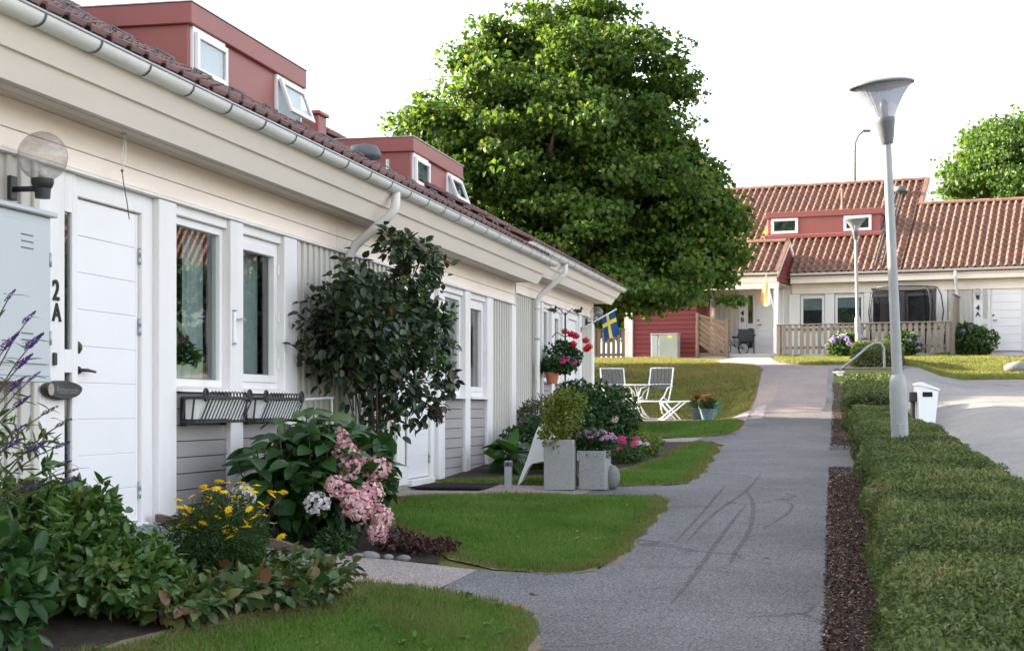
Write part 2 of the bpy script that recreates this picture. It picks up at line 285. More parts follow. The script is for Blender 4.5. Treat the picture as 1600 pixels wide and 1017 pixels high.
# ------------------------------------------------------------------ mesh helpers
class MB:
    def __init__(s): s.v = []; s.f = []
    def add(s, vs, fs):
        o = len(s.v); s.v += [tuple(p) for p in vs]; s.f += [tuple(i+o for i in f) for f in fs]; return s
    def box(s, x0, x1, y0, y1, z0, z1, b=0.0, M=None):
        """box; b > 0 gives chamfered edges"""
        if b <= 0:
            vs = [(x,y,z) for z in (z0,z1) for y in (y0,y1) for x in (x0,x1)]
            fs = [(0,2,3,1),(4,5,7,6),(0,1,5,4),(2,6,7,3),(0,4,6,2),(1,3,7,5)]
        else:
            b = min(b, (x1-x0)*.45, (y1-y0)*.45, (z1-z0)*.45)
            c = ((x0+x1)/2, (y0+y1)/2, (z0+z1)/2); h = ((x1-x0)/2, (y1-y0)/2, (z1-z0)/2)
            vs = []; idx = {}
            for sx in (-1,1):
                for sy in (-1,1):
                    for sz in (-1,1):
                        for ax in range(3):
                            p = [c[i]+(sx,sy,sz)[i]*(h[i]-(0 if i == ax else b)) for i in range(3)]
                            idx[(sx,sy,sz,ax)] = len(vs); vs.append(tuple(p))
            fs = []
            for ax in range(3):
                u, w_ = (ax+1) % 3, (ax+2) % 3
                for sg in (-1,1):
                    q = []
                    for a_, b_ in ((-1,-1),(1,-1),(1,1),(-1,1)):
                        k = [0,0,0]; k[ax] = sg; k[u] = a_; k[w_] = b_; q.append(idx[(k[0],k[1],k[2],ax)])
                    fs.append(tuple(q) if sg > 0 else tuple(q[::-1]))
            for ax in range(3):
                u, w_ = (ax+1) % 3, (ax+2) % 3
                for a_ in (-1,1):
                    for b_ in (-1,1):
                        k0 = [0,0,0]; k1 = [0,0,0]; k0[u] = k1[u] = a_; k0[w_] = k1[w_] = b_; k0[ax] = -1; k1[ax] = 1
                        q = [idx[(*k0,u)], idx[(*k1,u)], idx[(*k1,w_)], idx[(*k0,w_)]]
                        fs.append(tuple(q) if a_*b_ < 0 else tuple(q[::-1]))
            for sx in (-1,1):
                for sy in (-1,1):
                    for sz in (-1,1):
                        q = [idx[(sx,sy,sz,i)] for i in range(3)]; fs.append(tuple(q) if sx*sy*sz > 0 else tuple(q[::-1]))
        if M is not None: vs = [tuple(M @ Vector(p)) for p in vs]
        return s.add(vs, fs)
    def beam(s, p, q, wd, ht, up=(0,0,1), b=0.0):
        """bar from p to q, wd across, ht along up"""
        p = Vector(p); q = Vector(q); y = (q-p); ln = y.length; y.normalize(); x = y.cross(Vector(up))
        if x.length < 1e-4: x = y.cross(Vector((1,0,0)))
        x.normalize(); z = x.cross(y)
        M = Matrix(((x.x,y.x,z.x,p.x),(x.y,y.y,z.y,p.y),(x.z,y.z,z.z,p.z),(0,0,0,1)))
        return s.box(-wd/2, wd/2, 0, ln, -ht/2, ht/2, b, M)
    def tube(s, path, r, seg=8, cap=True, closed=False):
        path = [Vector(p) for p in path]; n = len(path)
        rs = r if isinstance(r, (list, tuple)) else [r]*n
        ref = None; vs = []; fs = []
        for i, p in enumerate(path):
            if closed: d = (path[(i+1) % n]-path[i-1]).normalized()
            elif i == 0: d = (path[1]-p).normalized()
            elif i == n-1: d = (p-path[i-1]).normalized()
            else: d = ((path[i+1]-p).normalized()+(p-path[i-1]).normalized()).normalized()
            if ref is None:
                ref = d.cross(Vector((0,0,1)));
                if ref.length < .05: ref = d.cross(Vector((1,0,0)))
            x = (ref-d*ref.dot(d)).normalized(); ref = x; y = d.cross(x)
            for k in range(seg):
                a = 2*math.pi*k/seg; vs.append(tuple(p+(x*math.cos(a)+y*math.sin(a))*rs[i]))
        m_ = n if closed else n-1
        for i in range(m_):
            j = (i+1) % n
            for k in range(seg):
                k2 = (k+1) % seg; fs.append((i*seg+k, i*seg+k2, j*seg+k2, j*seg+k))
        if cap and not closed: fs.append(tuple(range(seg))[::-1]); fs.append(tuple((n-1)*seg+k for k in range(seg)))
        return s.add(vs, fs)
    def lathe(s, prof, seg=24, c=(0,0,0), closed=False, wob=None):
        """profile of (radius, z)"""
        vs = []; fs = []
        for r, z in prof:
            for k in range(seg):
                a = 2*math.pi*k/seg; rr = r*(wob(k) if wob else 1); vs.append((c[0]+rr*math.cos(a), c[1]+rr*math.sin(a), c[2]+z))
        n = len(prof)
        for i in range(n-1):
            for k in range(seg):
                k2 = (k+1) % seg; fs.append((i*seg+k, i*seg+k2, (i+1)*seg+k2, (i+1)*seg+k))
        if closed: fs.append(tuple(range(seg))[::-1]); fs.append(tuple((n-1)*seg+k for k in range(seg)))
        return s.add(vs, fs)
    def ball(s, c, r, seg=16, rings=10, sz=1.0, wob=0):
        pr = [(max(1e-4, r*math.sin(math.pi*i/rings)), -r*sz*math.cos(math.pi*i/rings)) for i in range(rings+1)]
        return s.lathe(pr, seg, c)
    def prism(s, poly, t0, t1, axis='y'):
        """2-D outline extruded; axis y: poly is (x,z); axis x: (y,z); axis z: (x,y)"""
        n = len(poly)
        def P(p, t): return (p[0],t,p[1]) if axis == 'y' else (t,p[0],p[1]) if axis == 'x' else (p[0],p[1],t)
        vs = [P(p,t0) for p in poly]+[P(p,t1) for p in poly]
        ar = sum(poly[i][0]*poly[(i+1)%n][1]-poly[(i+1)%n][0]*poly[i][1] for i in range(n))
        fs = [tuple(range(n)), tuple(range(n,2*n))[::-1]]+[(i, i+n, (i+1)%n+n, (i+1)%n) for i in range(n)]
        if (ar < 0) != (axis == 'y') : pass
        flip = (ar > 0) if axis in ('x','z') else (ar < 0)
        if flip: fs = [f[::-1] for f in fs]
        return s.add(vs, fs)
    def mesh(s, name, m, smooth=False):
        me = bpy.data.meshes.new(name); me.from_pydata(s.v, [], s.f)
        if m is not None: me.materials.append(MATS[m])
        if smooth: me.polygons.foreach_set('use_smooth', [True]*len(me.polygons))
        me.update(); return me
    def obj(s, name, m, parent=None, loc=None, rz=0, smooth=False, auto=None):
        me = s.mesh(name, m, smooth or bool(auto)); o = link(name, me, parent, loc, rz)
        if auto: o.data.set_sharp_from_angle(angle=R(auto))
        return o
def link(name, data, parent=None, loc=None, rz=0):
    o = bpy.data.objects.new(name, data); C.objects.link(o)
    if parent is not None: o.parent = parent
    if loc is not None: o.location = loc
    if rz: o.rotation_euler = (0,0,rz)
    return o
def tag(o, label=None, cat=None, group=None, kind=None):
    if label: o['label'] = label
    if cat: o['category'] = cat
    if group: o['group'] = group
    if kind: o['kind'] = kind
    return o
def thing(name, label, cat, loc=(0,0,0), rz=0, group=None):
    o = link(name, None, None, loc, rz); o.empty_display_size = .2
    return tag(o, label, cat, group)
def bx(name, m, parent, x0, x1, y0, y1, z0, z1, b=.004):
    return MB().box(x0,x1,y0,y1,z0,z1,b).obj(name, m, parent)

def fast_mesh(name, V, Fq, mat, tint=None, smooth=False):
    """numpy arrays to mesh (all faces the same size)"""
    me = bpy.data.meshes.new(name); k = Fq.shape[1]
    me.vertices.add(len(V)); me.vertices.foreach_set('co', V.astype(np.float32).ravel())
    me.loops.add(Fq.size); me.loops.foreach_set('vertex_index', Fq.astype(np.int32).ravel())
    me.polygons.add(len(Fq)); me.polygons.foreach_set('loop_start', np.arange(0, Fq.size, k, dtype=np.int32))
    if mat: me.materials.append(MATS[mat])
    me.update(calc_edges=True)
    if smooth: me.polygons.foreach_set('use_smooth', np.ones(len(Fq), bool))
    if tint is not None:
        at = me.attributes.new('tint', 'FLOAT', 'FACE'); at.data.foreach_set('value', tint.astype(np.float32))
    return me
def unit(a): return a/np.maximum(np.linalg.norm(a, axis=1, keepdims=True), 1e-9)
def leaves(P, D, U, Ln, Wd, fold=.25, droop=.15, round_=False):
    """leaf blades at P growing along D with upper side U, folded on the midrib: two faces each, or a rounder six-sided outline. returns V,F"""
    N_ = len(P); D = unit(D); X = unit(np.cross(D, U)); Nn = np.cross(X, D)
    Ln = np.broadcast_to(np.asarray(Ln, float), (N_,))[:,None]; Wd = np.broadcast_to(np.asarray(Wd, float), (N_,))[:,None]
    base = P; tip = P+D*Ln-Nn*Ln*droop
    i = None
    if not round_:
        mid = P+D*Ln*.48; l = mid+X*Wd*.5+Nn*Wd*fold; r = mid-X*Wd*.5+Nn*Wd*fold
        V = np.stack([base, r, tip, l], 1).reshape(-1,3); i = np.arange(N_)[:,None]*4
        Fq = np.concatenate([i+np.array([[0,1,2]]), i+np.array([[0,2,3]])], 1).reshape(-1,3)
    else:
        m1 = P+D*Ln*.28-Nn*Ln*droop*.08; m2 = P+D*Ln*.68-Nn*Ln*droop*.45; f = Nn*Wd*fold
        V = np.stack([base, m1-X*Wd*.46+f, m2-X*Wd*.43+f*.8, tip, m2+X*Wd*.43+f*.8, m1+X*Wd*.46+f], 1).reshape(-1,3); i = np.arange(N_)[:,None]*6
        Fq = np.concatenate([i+np.array([[0,1,2]]), i+np.array([[0,2,3]]), i+np.array([[0,3,4]]), i+np.array([[0,4,5]])], 1).reshape(-1,3)
    return V, Fq
def rdir(n): return unit(rng.normal(size=(n,3)))
LEAF_MESH = {}
def leaf_mesh(key, mat, Ln, Wd, fold=.18, droop=.18, seg=6, blunt=.78):
    """one larger leaf: pointed oval, folded and drooping, 4 segments"""
    V = []; Fc = []
    for i in range(seg+1):
        t = i/seg; wv = Wd*.5*(math.sin(math.pi*t**blunt)**.75 if 0 < t < 1 else 0.02)
        y = Ln*t; z = -droop*Ln*t*t
        V += [(-wv, y, z+fold*wv), (0, y, z), (wv, y, z+fold*wv)]
    for i in range(seg):
        a = i*3; Fc += [(a,a+1,a+4,a+3), (a+1,a+2,a+5,a+4)]
    me = bpy.data.meshes.new(key); me.from_pydata(V, [], Fc); me.materials.append(MATS[mat])
    me.polygons.foreach_set('use_smooth', [True]*len(Fc)); me.update(); LEAF_MESH[key] = me
    return me
def leaf_obj(me, parent, p, d, u, sc=1.0, name='leaf'):
    d = Vector(d).normalized(); u = Vector(u); x = d.cross(u)
    if x.length < 1e-3: x = d.cross(Vector((1,0,.1)))
    x.normalize(); z = x.cross(d)
    o = bpy.data.objects.new(name, me); C.objects.link(o); o.parent = parent
    o.matrix_basis = Matrix(((x.x*sc,d.x*sc,z.x*sc,p[0]),(x.y*sc,d.y*sc,z.y*sc,p[1]),(x.z*sc,d.z*sc,z.z*sc,p[2]),(0,0,0,1)))
    return o
def cloud_pts(n, c, r, shell=.55, lump=.22, seed=0, zmin=None):
    """points filling an ellipsoid, denser outside, lumpy outline; returns points and outward directions"""
    g = np.random.default_rng(seed+100); d = unit(g.normal(size=(n,3)))
    k = g.normal(size=(7,3))*2.2; ph = g.uniform(0, 6.28, 7)
    lum = 1+lump*np.sin(d@k.T+ph).sum(1)/2.6
    rad = (shell+(1-shell)*g.uniform(size=n)**.6)*lum
    P = np.array(c)+d*rad[:,None]*np.array(r)
    if zmin is not None: P[:,2] = np.maximum(P[:,2], zmin+g.uniform(0, .06, n))
    return P, d
def mass(name, mat, parent, V, Fq, tint=None, kind='stuff'):
    o = link(name, fast_mesh(name, V, Fq, mat, tint), parent); 
    if kind: o['kind'] = kind
    return o
def foliage(name, mat, parent, n, c, r, Ln, Wd, seed=0, up=.5, out=.7, shell=.5, lump=.22, zmin=None, fold=.25, droop=.2):
    P, d = cloud_pts(n, c, r, shell, lump, seed, zmin)
    D = d*out+rdir(n)*.8; D[:,2] += .1
    U = rdir(n)*.55+np.array([0,0,up])+d*.5
    L_ = Ln*rng.uniform(.65, 1.25, n); V, Fq = leaves(P, D, U, L_, L_*Wd/Ln, fold, droop, Wd > .015)
    return mass(name, mat, parent, V, Fq)
def head_mesh(key, mat, n, r, petal, sx=1.0, sz=1.0, cone=0.0, seed=1):
    """flower head: many petals on a ball or cone"""
    g = np.random.default_rng(seed); d = unit(g.normal(size=(n,3))); 
    rad = r*(.75+.3*g.uniform(size=n)); P = d*rad[:,None]
    if cone: k = 1-cone*(P[:,2]/r*.5+.5); P[:,0] *= k; P[:,1] *= k
    P *= np.array([sx,sx,sz]); D = unit(np.cross(d, g.normal(size=(n,3)))); V, Fq = leaves(P-D*petal*.5, D, d+.4*g.normal(size=(n,3)), petal, petal*.9, .1, .1)
    return fast_mesh(key, V, Fq, mat)
def stems(name, mat, parent, paths, r0=.006, r1=.003, seg=5):
    m_ = MB()
    for p in paths:
        k = len(p); m_.tube(p, [r0+(r1-r0)*i/(k-1) for i in range(k)], seg)
    return m_.obj(name, mat, parent, smooth=True)
def arc(p, q, bend, n=6):
    p = Vector(p); q = Vector(q); b = Vector(bend)
    return [p.lerp(q, t)+b*(4*t*(1-t)) for t in [i/(n-1) for i in range(n)]]

def in_poly(P, poly):
    x, y = P[:,0], P[:,1]; ins = np.zeros(len(P), bool); n = len(poly); j = n-1
    for i in range(n):
        xi, yi = poly[i]; xj, yj = poly[j]
        with np.errstate(divide='ignore', invalid='ignore'):
            c = ((yi > y) != (yj > y)) & (x < (xj-xi)*(y-yi)/(yj-yi+1e-12)+xi)
        ins ^= c; j = i
    return ins
def edge_dist(P, poly):
    d = np.full(len(P), 1e9); n = len(poly)
    for i in range(n):
        a = np.array(poly[i]); b = np.array(poly[(i+1)%n]); ab = b-a
        t = np.clip(((P-a)@ab)/max(ab@ab, 1e-9), 0, 1); q = a+t[:,None]*ab; d = np.minimum(d, np.linalg.norm(P-q, axis=1))
    return d
def smooth_poly(poly, it=2):
    for _ in range(it):
        q = []
        for i in range(len(poly)):
            a = poly[i]; b = poly[(i+1)%len(poly)]
            q += [(a[0]*.75+b[0]*.25, a[1]*.75+b[1]*.25), (a[0]*.25+b[0]*.75, a[1]*.25+b[1]*.75)]
        poly = q
    return poly
def sheet(name, mat, poly, dz, grid=.5, parent=None, kind='structure', frame='ns'):
    """flat region given in the row-house frame, laid on the terrain as a fine grid cut to its outline"""
    bm = bmesh.new()
    vs = [bm.verts.new((p[0], p[1], 0)) for p in poly]; bm.faces.new(vs)
    xs = [p[0] for p in poly]; ys = [p[1] for p in poly]
    for ax, (lo, hi) in ((0, (min(xs), max(xs))), (1, (min(ys), max(ys)))):
        k = math.ceil(lo/grid)
        while k*grid < hi:
            co = [0,0,0]; no = [0,0,0]; co[ax] = k*grid; no[ax] = 1
            bmesh.ops.bisect_plane(bm, geom=bm.verts[:]+bm.edges[:]+bm.faces[:], plane_co=co, plane_no=no); k += 1
    bmesh.ops.triangulate(bm, faces=bm.faces[:])
    for v in bm.verts:
        v.co = G(v.co.x, v.co.y, dz)
    bmesh.ops.recalc_face_normals(bm, faces=bm.faces[:])
    if sum(f.normal.z for f in bm.faces) < 0: bmesh.ops.reverse_faces(bm, faces=bm.faces[:])
    me = bpy.data.meshes.new(name); bm.to_mesh(me); bm.free(); me.materials.append(MATS[mat])
    o = link(name, me, parent)
    if kind and parent is None: o['kind'] = kind
    return o
def blades(name, mat, poly, dens, h, wd, dz=0.0, edge_dry=.12, dry=.1, ragged=.06, parent=None, holes=(), drypatch=0.0):
    xs = [p[0] for p in poly]; ys = [p[1] for p in poly]
    n = int(dens*(max(xs)-min(xs)+.2)*(max(ys)-min(ys)+.2))
    P = np.stack([rng.uniform(min(xs)-.1, max(xs)+.1, n), rng.uniform(min(ys)-.1, max(ys)+.1, n)], 1)
    ins = in_poly(P, poly); d = edge_dist(P, poly)
    lobes = .5+.5*np.sin(P[:,0]*5.3+1.3*np.sin(P[:,1]*4.1))*np.sin(P[:,1]*3.7+P[:,0]*2.1)
    keep = (ins & (d > rng.uniform(0, ragged, n)*lobes)) | (~ins & (d < rng.uniform(0, ragged, n)*.5*lobes))
    for hp in holes: keep &= ~in_poly(P, hp)
    P = P[keep]; d = d[keep]; n = len(P)
    z = ter(P[:,0], P[:,1])+dz
    B = np.stack([P0[0]+SN*P[:,1]+CS*P[:,0], P0[1]+CS*P[:,1]-SN*P[:,0], z], 1)
    H = h*rng.uniform(.5, 1.2, n)*(1+.35*np.sin(P[:,0]*3.3+P[:,1]*1.2)*np.sin(P[:,1]*2.9)); a = rng.uniform(0, 6.28, n); lean = rng.normal(0, .45, (n,2))
    T = B+np.stack([lean[:,0]*H, lean[:,1]*H, H], 1); X = np.stack([np.cos(a), np.sin(a), 0*a], 1)*(wd*rng.uniform(.7,1.3,n)/2)[:,None]
    V = np.stack([B-X, B+X, T], 1).reshape(-1,3); Fq = np.arange(3*n).reshape(-1,3)
    tint = np.clip(np.where(d < edge_dry, 1-d/max(edge_dry,1e-6), 0)*rng.uniform(0,1.3,n)+(rng.uniform(size=n) < dry)*rng.uniform(.3,1,n), 0, 1)
    if drypatch:
        q = np.sin(P[:,0]*2.7+1.1*np.sin(P[:,1]*1.9))*np.sin(P[:,1]*2.3+.9*np.sin(P[:,0]*3.1))+.5*np.sin(P[:,0]*6.1+P[:,1]*4.7)*np.sin(P[:,1]*7.3-P[:,0]*2)
        tint = np.clip(tint+drypatch*sm(.1, .9, q)*rng.uniform(.3, 1, n), 0, 1)
    o = mass(name, mat, parent, V, Fq, tint)
    # broad weed leaves lying in the turf
    k = rng.integers(0, n, max(12, n//900)); Bw = np.repeat(B[k], 5, 0)+rng.normal(0, .012, (len(k)*5,3))*np.array([1,1,.2])+np.array([0,0,.02]); Dw = rdir(len(Bw)); Dw[:,2] = np.abs(Dw[:,2])*.5
    v, f = leaves(Bw, Dw, np.tile([0,0,1.0], (len(Bw),1)), rng.uniform(.03,.06,len(Bw)), rng.uniform(.016,.03,len(Bw)), .15, .2, True); mass('lawn_weeds', mat, o, v, f)
    return o

# ------------------------------------------------------------------ the setting: ground, paths, lawns
def lin(a, b, st): return list(np.arange(a, b, st))
ss = [-60,-30,-20]+lin(-12, 50, .5)+[52,56,60,70,85,100,150,250,450,900]
nn = [-500,-200,-100,-60,-40,-25,-16]+lin(-10, 16, .5)+[18,20,25,30,40,60,100,200,500]
A, B = np.meshgrid(np.array(nn, float), np.array(ss, float)); Zt = ter(A, B)
V = np.stack([P0[0]+SN*B+CS*A, P0[1]+CS*B-SN*A, Zt], -1).reshape(-1,3); k = len(nn)
Fq = np.array([(j*k+i, j*k+i+1, (j+1)*k+i+1, (j+1)*k+i) for j in range(len(ss)-1) for i in range(k-1)])
tag(link('ground', fast_mesh('ground', V, Fq, 'ground_far', smooth=True)), kind='structure')

pl = lambda s: 2.86-.012*s
pr = lambda s: 4.50-.0152*s
sv = lin(-11, 26.5, 1.5)+[26.4]
sheet('path_margin', 'asphalt', [(pr(8.4)-.02,8.4),(pr(14.3)-.02,14.3),(4.52,13.9),(4.6,13.2),(4.9,12.9),(4.95,9.6),(4.72,9.4),(4.6,8.8)], .0185)
path = sheet('asphalt_path', 'asphalt', [(pl(s), s) for s in sv]+[(pr(s), s) for s in sv[::-1]], .012)
ENT1 = [(2.02,.05),(2.51,.04),(2.74,-.32),(2.87,-1.0),(3.1,-1),(3.1,2),(2.84,1.5),(2.53,1.25),(2.1,1.05),(2.02,1.0)]
sheet('entry_path', 'asphalt', ENT1, .0105, .25)
sheet('entry_path', 'slab_pink', [(.9,-1.1),(1.45,-.5),(1.56,-.19),(2.0,.05),(2.05,1.0),(1.61,.8),(1.3,.63),(.9,.5)], .0112, .25)
sheet('entry_path', 'slab_pink', [(.03,5.3),(.72,5.4),(1.5,5.8),(1.9,5.93),(2.0,6.93),(1.2,6.85),(.03,6.95)], .0112, .25)
sheet('entry_path', 'asphalt', [(1.88,5.93),(2.6,6.15),(2.86,5.7),(3.1,5.5),(3.1,7.8),(2.86,7.4),(2.6,7.2),(1.98,6.93)], .0105, .25)
sheet('entry_path', 'slab_pink', [(-.32,15.1),(1.5,15.0),(2.1,14.95),(2.2,16.2),(1.5,16.3),(.6,18.0),(-.32,18.9)], .0112, .25)
sheet('entry_path', 'asphalt', [(2.08,14.95),(2.3,14.85),(2.65,14.2),(2.9,14.0),(2.9,17.3),(2.65,16.9),(2.4,16.4),(2.18,16.2)], .0105, .25)
sheet('patio', 'slab_pink', [(-1.2,20.75),(-.4,20.75),(-.35,19.9),(2.4,19.95),(2.64,19.5),(2.9,19.5),(2.9,21.6),(2.6,21.2),(2.2,21.3),(1.8,22.5),(-1.2,22.6)], .0112, .25)
sheet('path_patch', 'asphalt_patch', [(pl(20.6)+.02,20.6),(3.95,20.6),(4.02,21.3),(4.0,24),(3.98,26.38),(pl(26.4)+.02,26.38)], .016)
sheet('parking_ground', 'asphalt_park', [(5.45,-14),(5.45,9),(5.1,16),(5.1,24),(5.99,27.2),(30,28.5),(40,28),(40,-14)], .03, .5)
sheet('cross_path', 'asphalt_patch', [(2.35,26.41),(5.99,26.41),(6.0,27.22),(30,28.53),(30,30.2),(14,29.8),(7,28.9),(2.2,28.4)], .012)
p4b = [NS(*WF(e, a)[:2]) for e, a in ((-5.0,-.3),(-3.7,-.3),(-3.7,-2.0))]
sheet('porch_path', 'slab_pink', [(2.2,28.38),(3.4,28.42),(2.6,32), p4b[2], p4b[1], p4b[0], (.6,34),(1.3,30)], .010)
p4a = [NS(*WF(e, a)[:2]) for e, a in ((2.6,-.1),(4.4,-.1))]
sheet('porch_path', 'slab_pink', [p4a[0], p4a[1], (13.5,33.5),(14.5,29.8),(13,29.75),(12,32.5)], .010)

surf('dry_edge', (.20,.155,.105), .95, .35, 6, dirt=(.09,.07,.05), dirt_amt=.6, dirt_scale=14, fine=70, bump=.5, bump_scale=60, world=True)
LAWN1 = [(.75,-8),(.8,-4.4),(1.2,-2.9),(1.49,-1.6),(1.7,-.8),(1.58,-.22),(2.0,.03),(2.51,.0),(2.76,-.36),(2.89,-1.26),(2.92,-3),(2.98,-8)]
LAWN2 = [(2.80,1.45),(2.91,2.2),(2.88,3.4),(2.86,5.4),(2.6,6.1),(1.5,5.75),(.72,5.35),(.3,4.9),(.35,3.4),(.9,2.4),(1.5,1.95),(1.72,1.35),(2.09,1.13),(2.5,1.25)]
LAWN3 = [(2.86,7.5),(2.78,10.5),(2.69,12.81),(2.5,14.4),(2.2,14.8),(2.1,13.5),(2.15,11.5),(2.0,9.5),(1.6,8.3),(1.0,7.6),(.25,7.5),(.12,6.98),(1.2,6.9),(2.0,7.0),(2.6,7.26)]
LAWN4 = [(2.6,17.0),(2.64,19.3),(2.4,19.85),(-.3,19.8),(-.3,18.95),(.65,18.1),(1.5,16.4),(2.2,16.3),(2.4,16.5)]
for P_, nm in ((LAWN1,'near'), (LAWN2,'b'), (LAWN3,'c'), (LAWN4,'d')):
    sp_ = smooth_poly(P_, 2); m_ = len(sp_); ar_ = sum(sp_[i][0]*sp_[(i+1)%m_][1]-sp_[(i+1)%m_][0]*sp_[i][1] for i in range(m_)); ed_ = []
    for i in range(m_):
        a_, b_ = sp_[i-1], sp_[(i+1)%m_]; dx, dy = b_[0]-a_[0], b_[1]-a_[1]; l_ = math.hypot(dx, dy)+1e-9; k_ = (.045+.035*math.sin(i*1.9)+.025*math.sin(i*.73+1))*(1 if ar_ > 0 else -1)
        ed_.append((sp_[i][0]+dy/l_*k_, sp_[i][1]-dx/l_*k_))
    o = sheet('lawn', 'lawn_soil', smooth_poly(P_, 1), .0152, .25)
    sheet('lawn_edge', 'dry_edge', ed_, .0136, .25)
BED1 = [(-.1,-9),(-.1,-1.05),(.9,-1.0),(1.5,-.5),(1.66,-.8),(1.45,-1.6),(1.16,-2.9),(.8,-4.4),(.75,-9)]
BED2 = [(-.02,.12),(1.2,.12),(1.35,.66),(1.62,.84),(1.78,.98),(1.70,1.32),(1.5,1.98),(.9,2.45),(.35,3.45),(.3,4.9),(-.02,5.2)]
BED3 = [(.0,7.55),(.25,7.52),(1.0,7.62),(1.6,8.35),(2.0,9.55),(2.14,11.5),(2.09,13.5),(2.18,14.8),(1.5,14.98),(-.36,15.08),(-.36,11.7),(.0,11.68)]
for P_ in (BED1, BED2, BED3): sheet('flower_bed', 'soil', P_, .009, .25)
# chip strips between path and hedge
for a_, b_ in ((-9, 9.8), (12.8, 24.0)):
    ms = lin(a_, b_, .75)+[b_]
    st = sheet('mulch_strip', 'soil', [(pr(s)+.03*math.sin(s*2.3)-.01, s) for s in ms]+[(4.98, s) for s in ms[::-1]], .016, .25)
    n_ = 34000 if a_ < 0 else 6000
    s_ = rng.uniform(a_, b_, n_) if a_ > 0 else a_+(b_-a_)*rng.uniform(size=n_)
    P = np.stack([4.5-.0152*s_+rng.uniform(0, 1, n_)**1.2*.40-.035, s_], 1); z = ter(P[:,0], P[:,1])+.02
    Bp = np.stack([P0[0]+SN*P[:,1]+CS*P[:,0], P0[1]+CS*P[:,1]-SN*P[:,0], z], 1)
    D = rdir(n_); D[:,2] *= .3; V, Fq = leaves(Bp, D, rdir(n_)*.5+np.array([0,0,1]), rng.uniform(.014,.036,n_), rng.uniform(.007,.018,n_), .05, 0)
    mass('bark_chips', 'chip', st, V, Fq)
# blades of grass
tag(blades('lawn_grass', 'grass', smooth_poly(LAWN1,1), 10000, .038, .0075, .0145, dry=.14, drypatch=.45, edge_dry=.2, ragged=.20), 'short green grass of the nearest lawn beside the path', 'grass')
tag(blades('lawn_grass', 'grass', smooth_poly(LAWN2,1), 8500, .042, .008, .0145, dry=.03, drypatch=.10, edge_dry=.2, ragged=.20), 'short green grass of the lawn between the two entry paths', 'grass')
tag(blades('lawn_grass', 'grass', smooth_poly(LAWN3,1), 5000, .045, .010, .0145, dry=.02, edge_dry=.18, ragged=.20), 'short green grass of the lawn behind the concrete planters', 'grass')
tag(blades('lawn_grass', 'grass', smooth_poly(LAWN4,1), 3500, .045, .012, .0145, dry=.06), 'short green grass strip in front of the metal chairs', 'grass')
BANK = [(-9,23.0),(-1.4,22.8),(1.8,22.7),(2.2,21.4),(2.55,21.3),(2.5,26.3),(2.2,28.3),(1.3,30),(.6,34),(-1.5,41),(-12,41)]
tag(blades('bank_grass', 'grass_far', BANK, 1100, .07, .022, .0, edge_dry=.05, dry=.42, drypatch=.6), 'dry patchy grass on the bank below the red wall', 'grass')
FL = [(3.5,28.6),(7,29),(12.5,29.9),(11.5,32.5)]+[NS(*WF(e, -1.95)[:2]) for e in (2.4,-3.6)]+[(2.8,32)]
tag(blades('upper_grass', 'grass_far', FL, 700, .07, .03, .0, edge_dry=.05, dry=.12), 'sunlit grass in front of the picket fence', 'grass')
# tyre scuffs on the path
def scuff(pts, wd):
    pts = [Vector((a, b, 0)) for a, b in pts]
    c = []
    for i in range(len(pts)-1):
        p0 = pts[max(0,i-1)]; p1 = pts[i]; p2 = pts[i+1]; p3 = pts[min(len(pts)-1,i+2)]
        for t in np.linspace(0, 1, 8, endpoint=False):
            c.append(.5*((2*p1)+(p2-p0)*t+(2*p0-5*p1+4*p2-p3)*t*t+(3*p1-p0-3*p2+p3)*t**3))
    c.append(pts[-1]); vs = []; fs = []
    for i, p in enumerate(c):
        d = (c[min(i+1,len(c)-1)]-c[max(i-1,0)]).normalized(); x = Vector((-d.y, d.x, 0)); k_ = wd*.4*min(1, .25+3*min(i, len(c)-1-i)/len(c))
        for q in (p-x*k_, p+x*k_): vs.append(G(q.x, q.y, .0165))
    for i in range(len(c)-1): fs.append((2*i, 2*i+1, 2*i+3, 2*i+2))
    MB().add(vs, fs).obj('tyre_mark', 'tyre_scuff', path)
# worn rubber: broken up by noise so that the asphalt shows through
m, N, L = new_mat('tyre_scuff'); o_ = N.new('ShaderNodeOutputMaterial'); t_ = N.new('ShaderNodeBsdfTransparent'); d_ = N.new('ShaderNodeBsdfPrincipled'); d_.inputs['Base Color'].default_value = (.05,.05,.054,1); d_.inputs['Roughness'].default_value = .8
g_ = N.new('ShaderNodeNewGeometry'); n_ = noise(N, L, g_.outputs['Position'], 28, 4, .7); r_ = ramp(N, [(.3,(.04,.04,.04)), (.7,(.50,.50,.50))]); L.new(n_.outputs[0], r_.inputs[0])
x_ = N.new('ShaderNodeMixShader'); L.new(r_.outputs[0], x_.inputs[0]); L.new(t_.outputs[0], x_.inputs[1]); L.new(d_.outputs[0], x_.inputs[2]); L.new(x_.outputs[0], o_.inputs[0])
scuff([(3.55,8.88),(3.53,6.69),(3.38,4.67),(3.32,2.83)], 0.045)
scuff([(3.62,5.44),(3.57,3.44),(3.54,1.30),(3.51,0.17)], 0.05)
scuff([(3.53,6.69),(3.68,5.45),(3.77,3.67),(3.75,2.39),(3.75,1.78)], 0.055)
scuff([(3.94,5.83),(4.05,5.39),(4.02,4.62),(3.87,3.71)], 0.045)
scuff([(3.27,7.37),(3.27,4.89),(3.23,2.83)], 0.04)

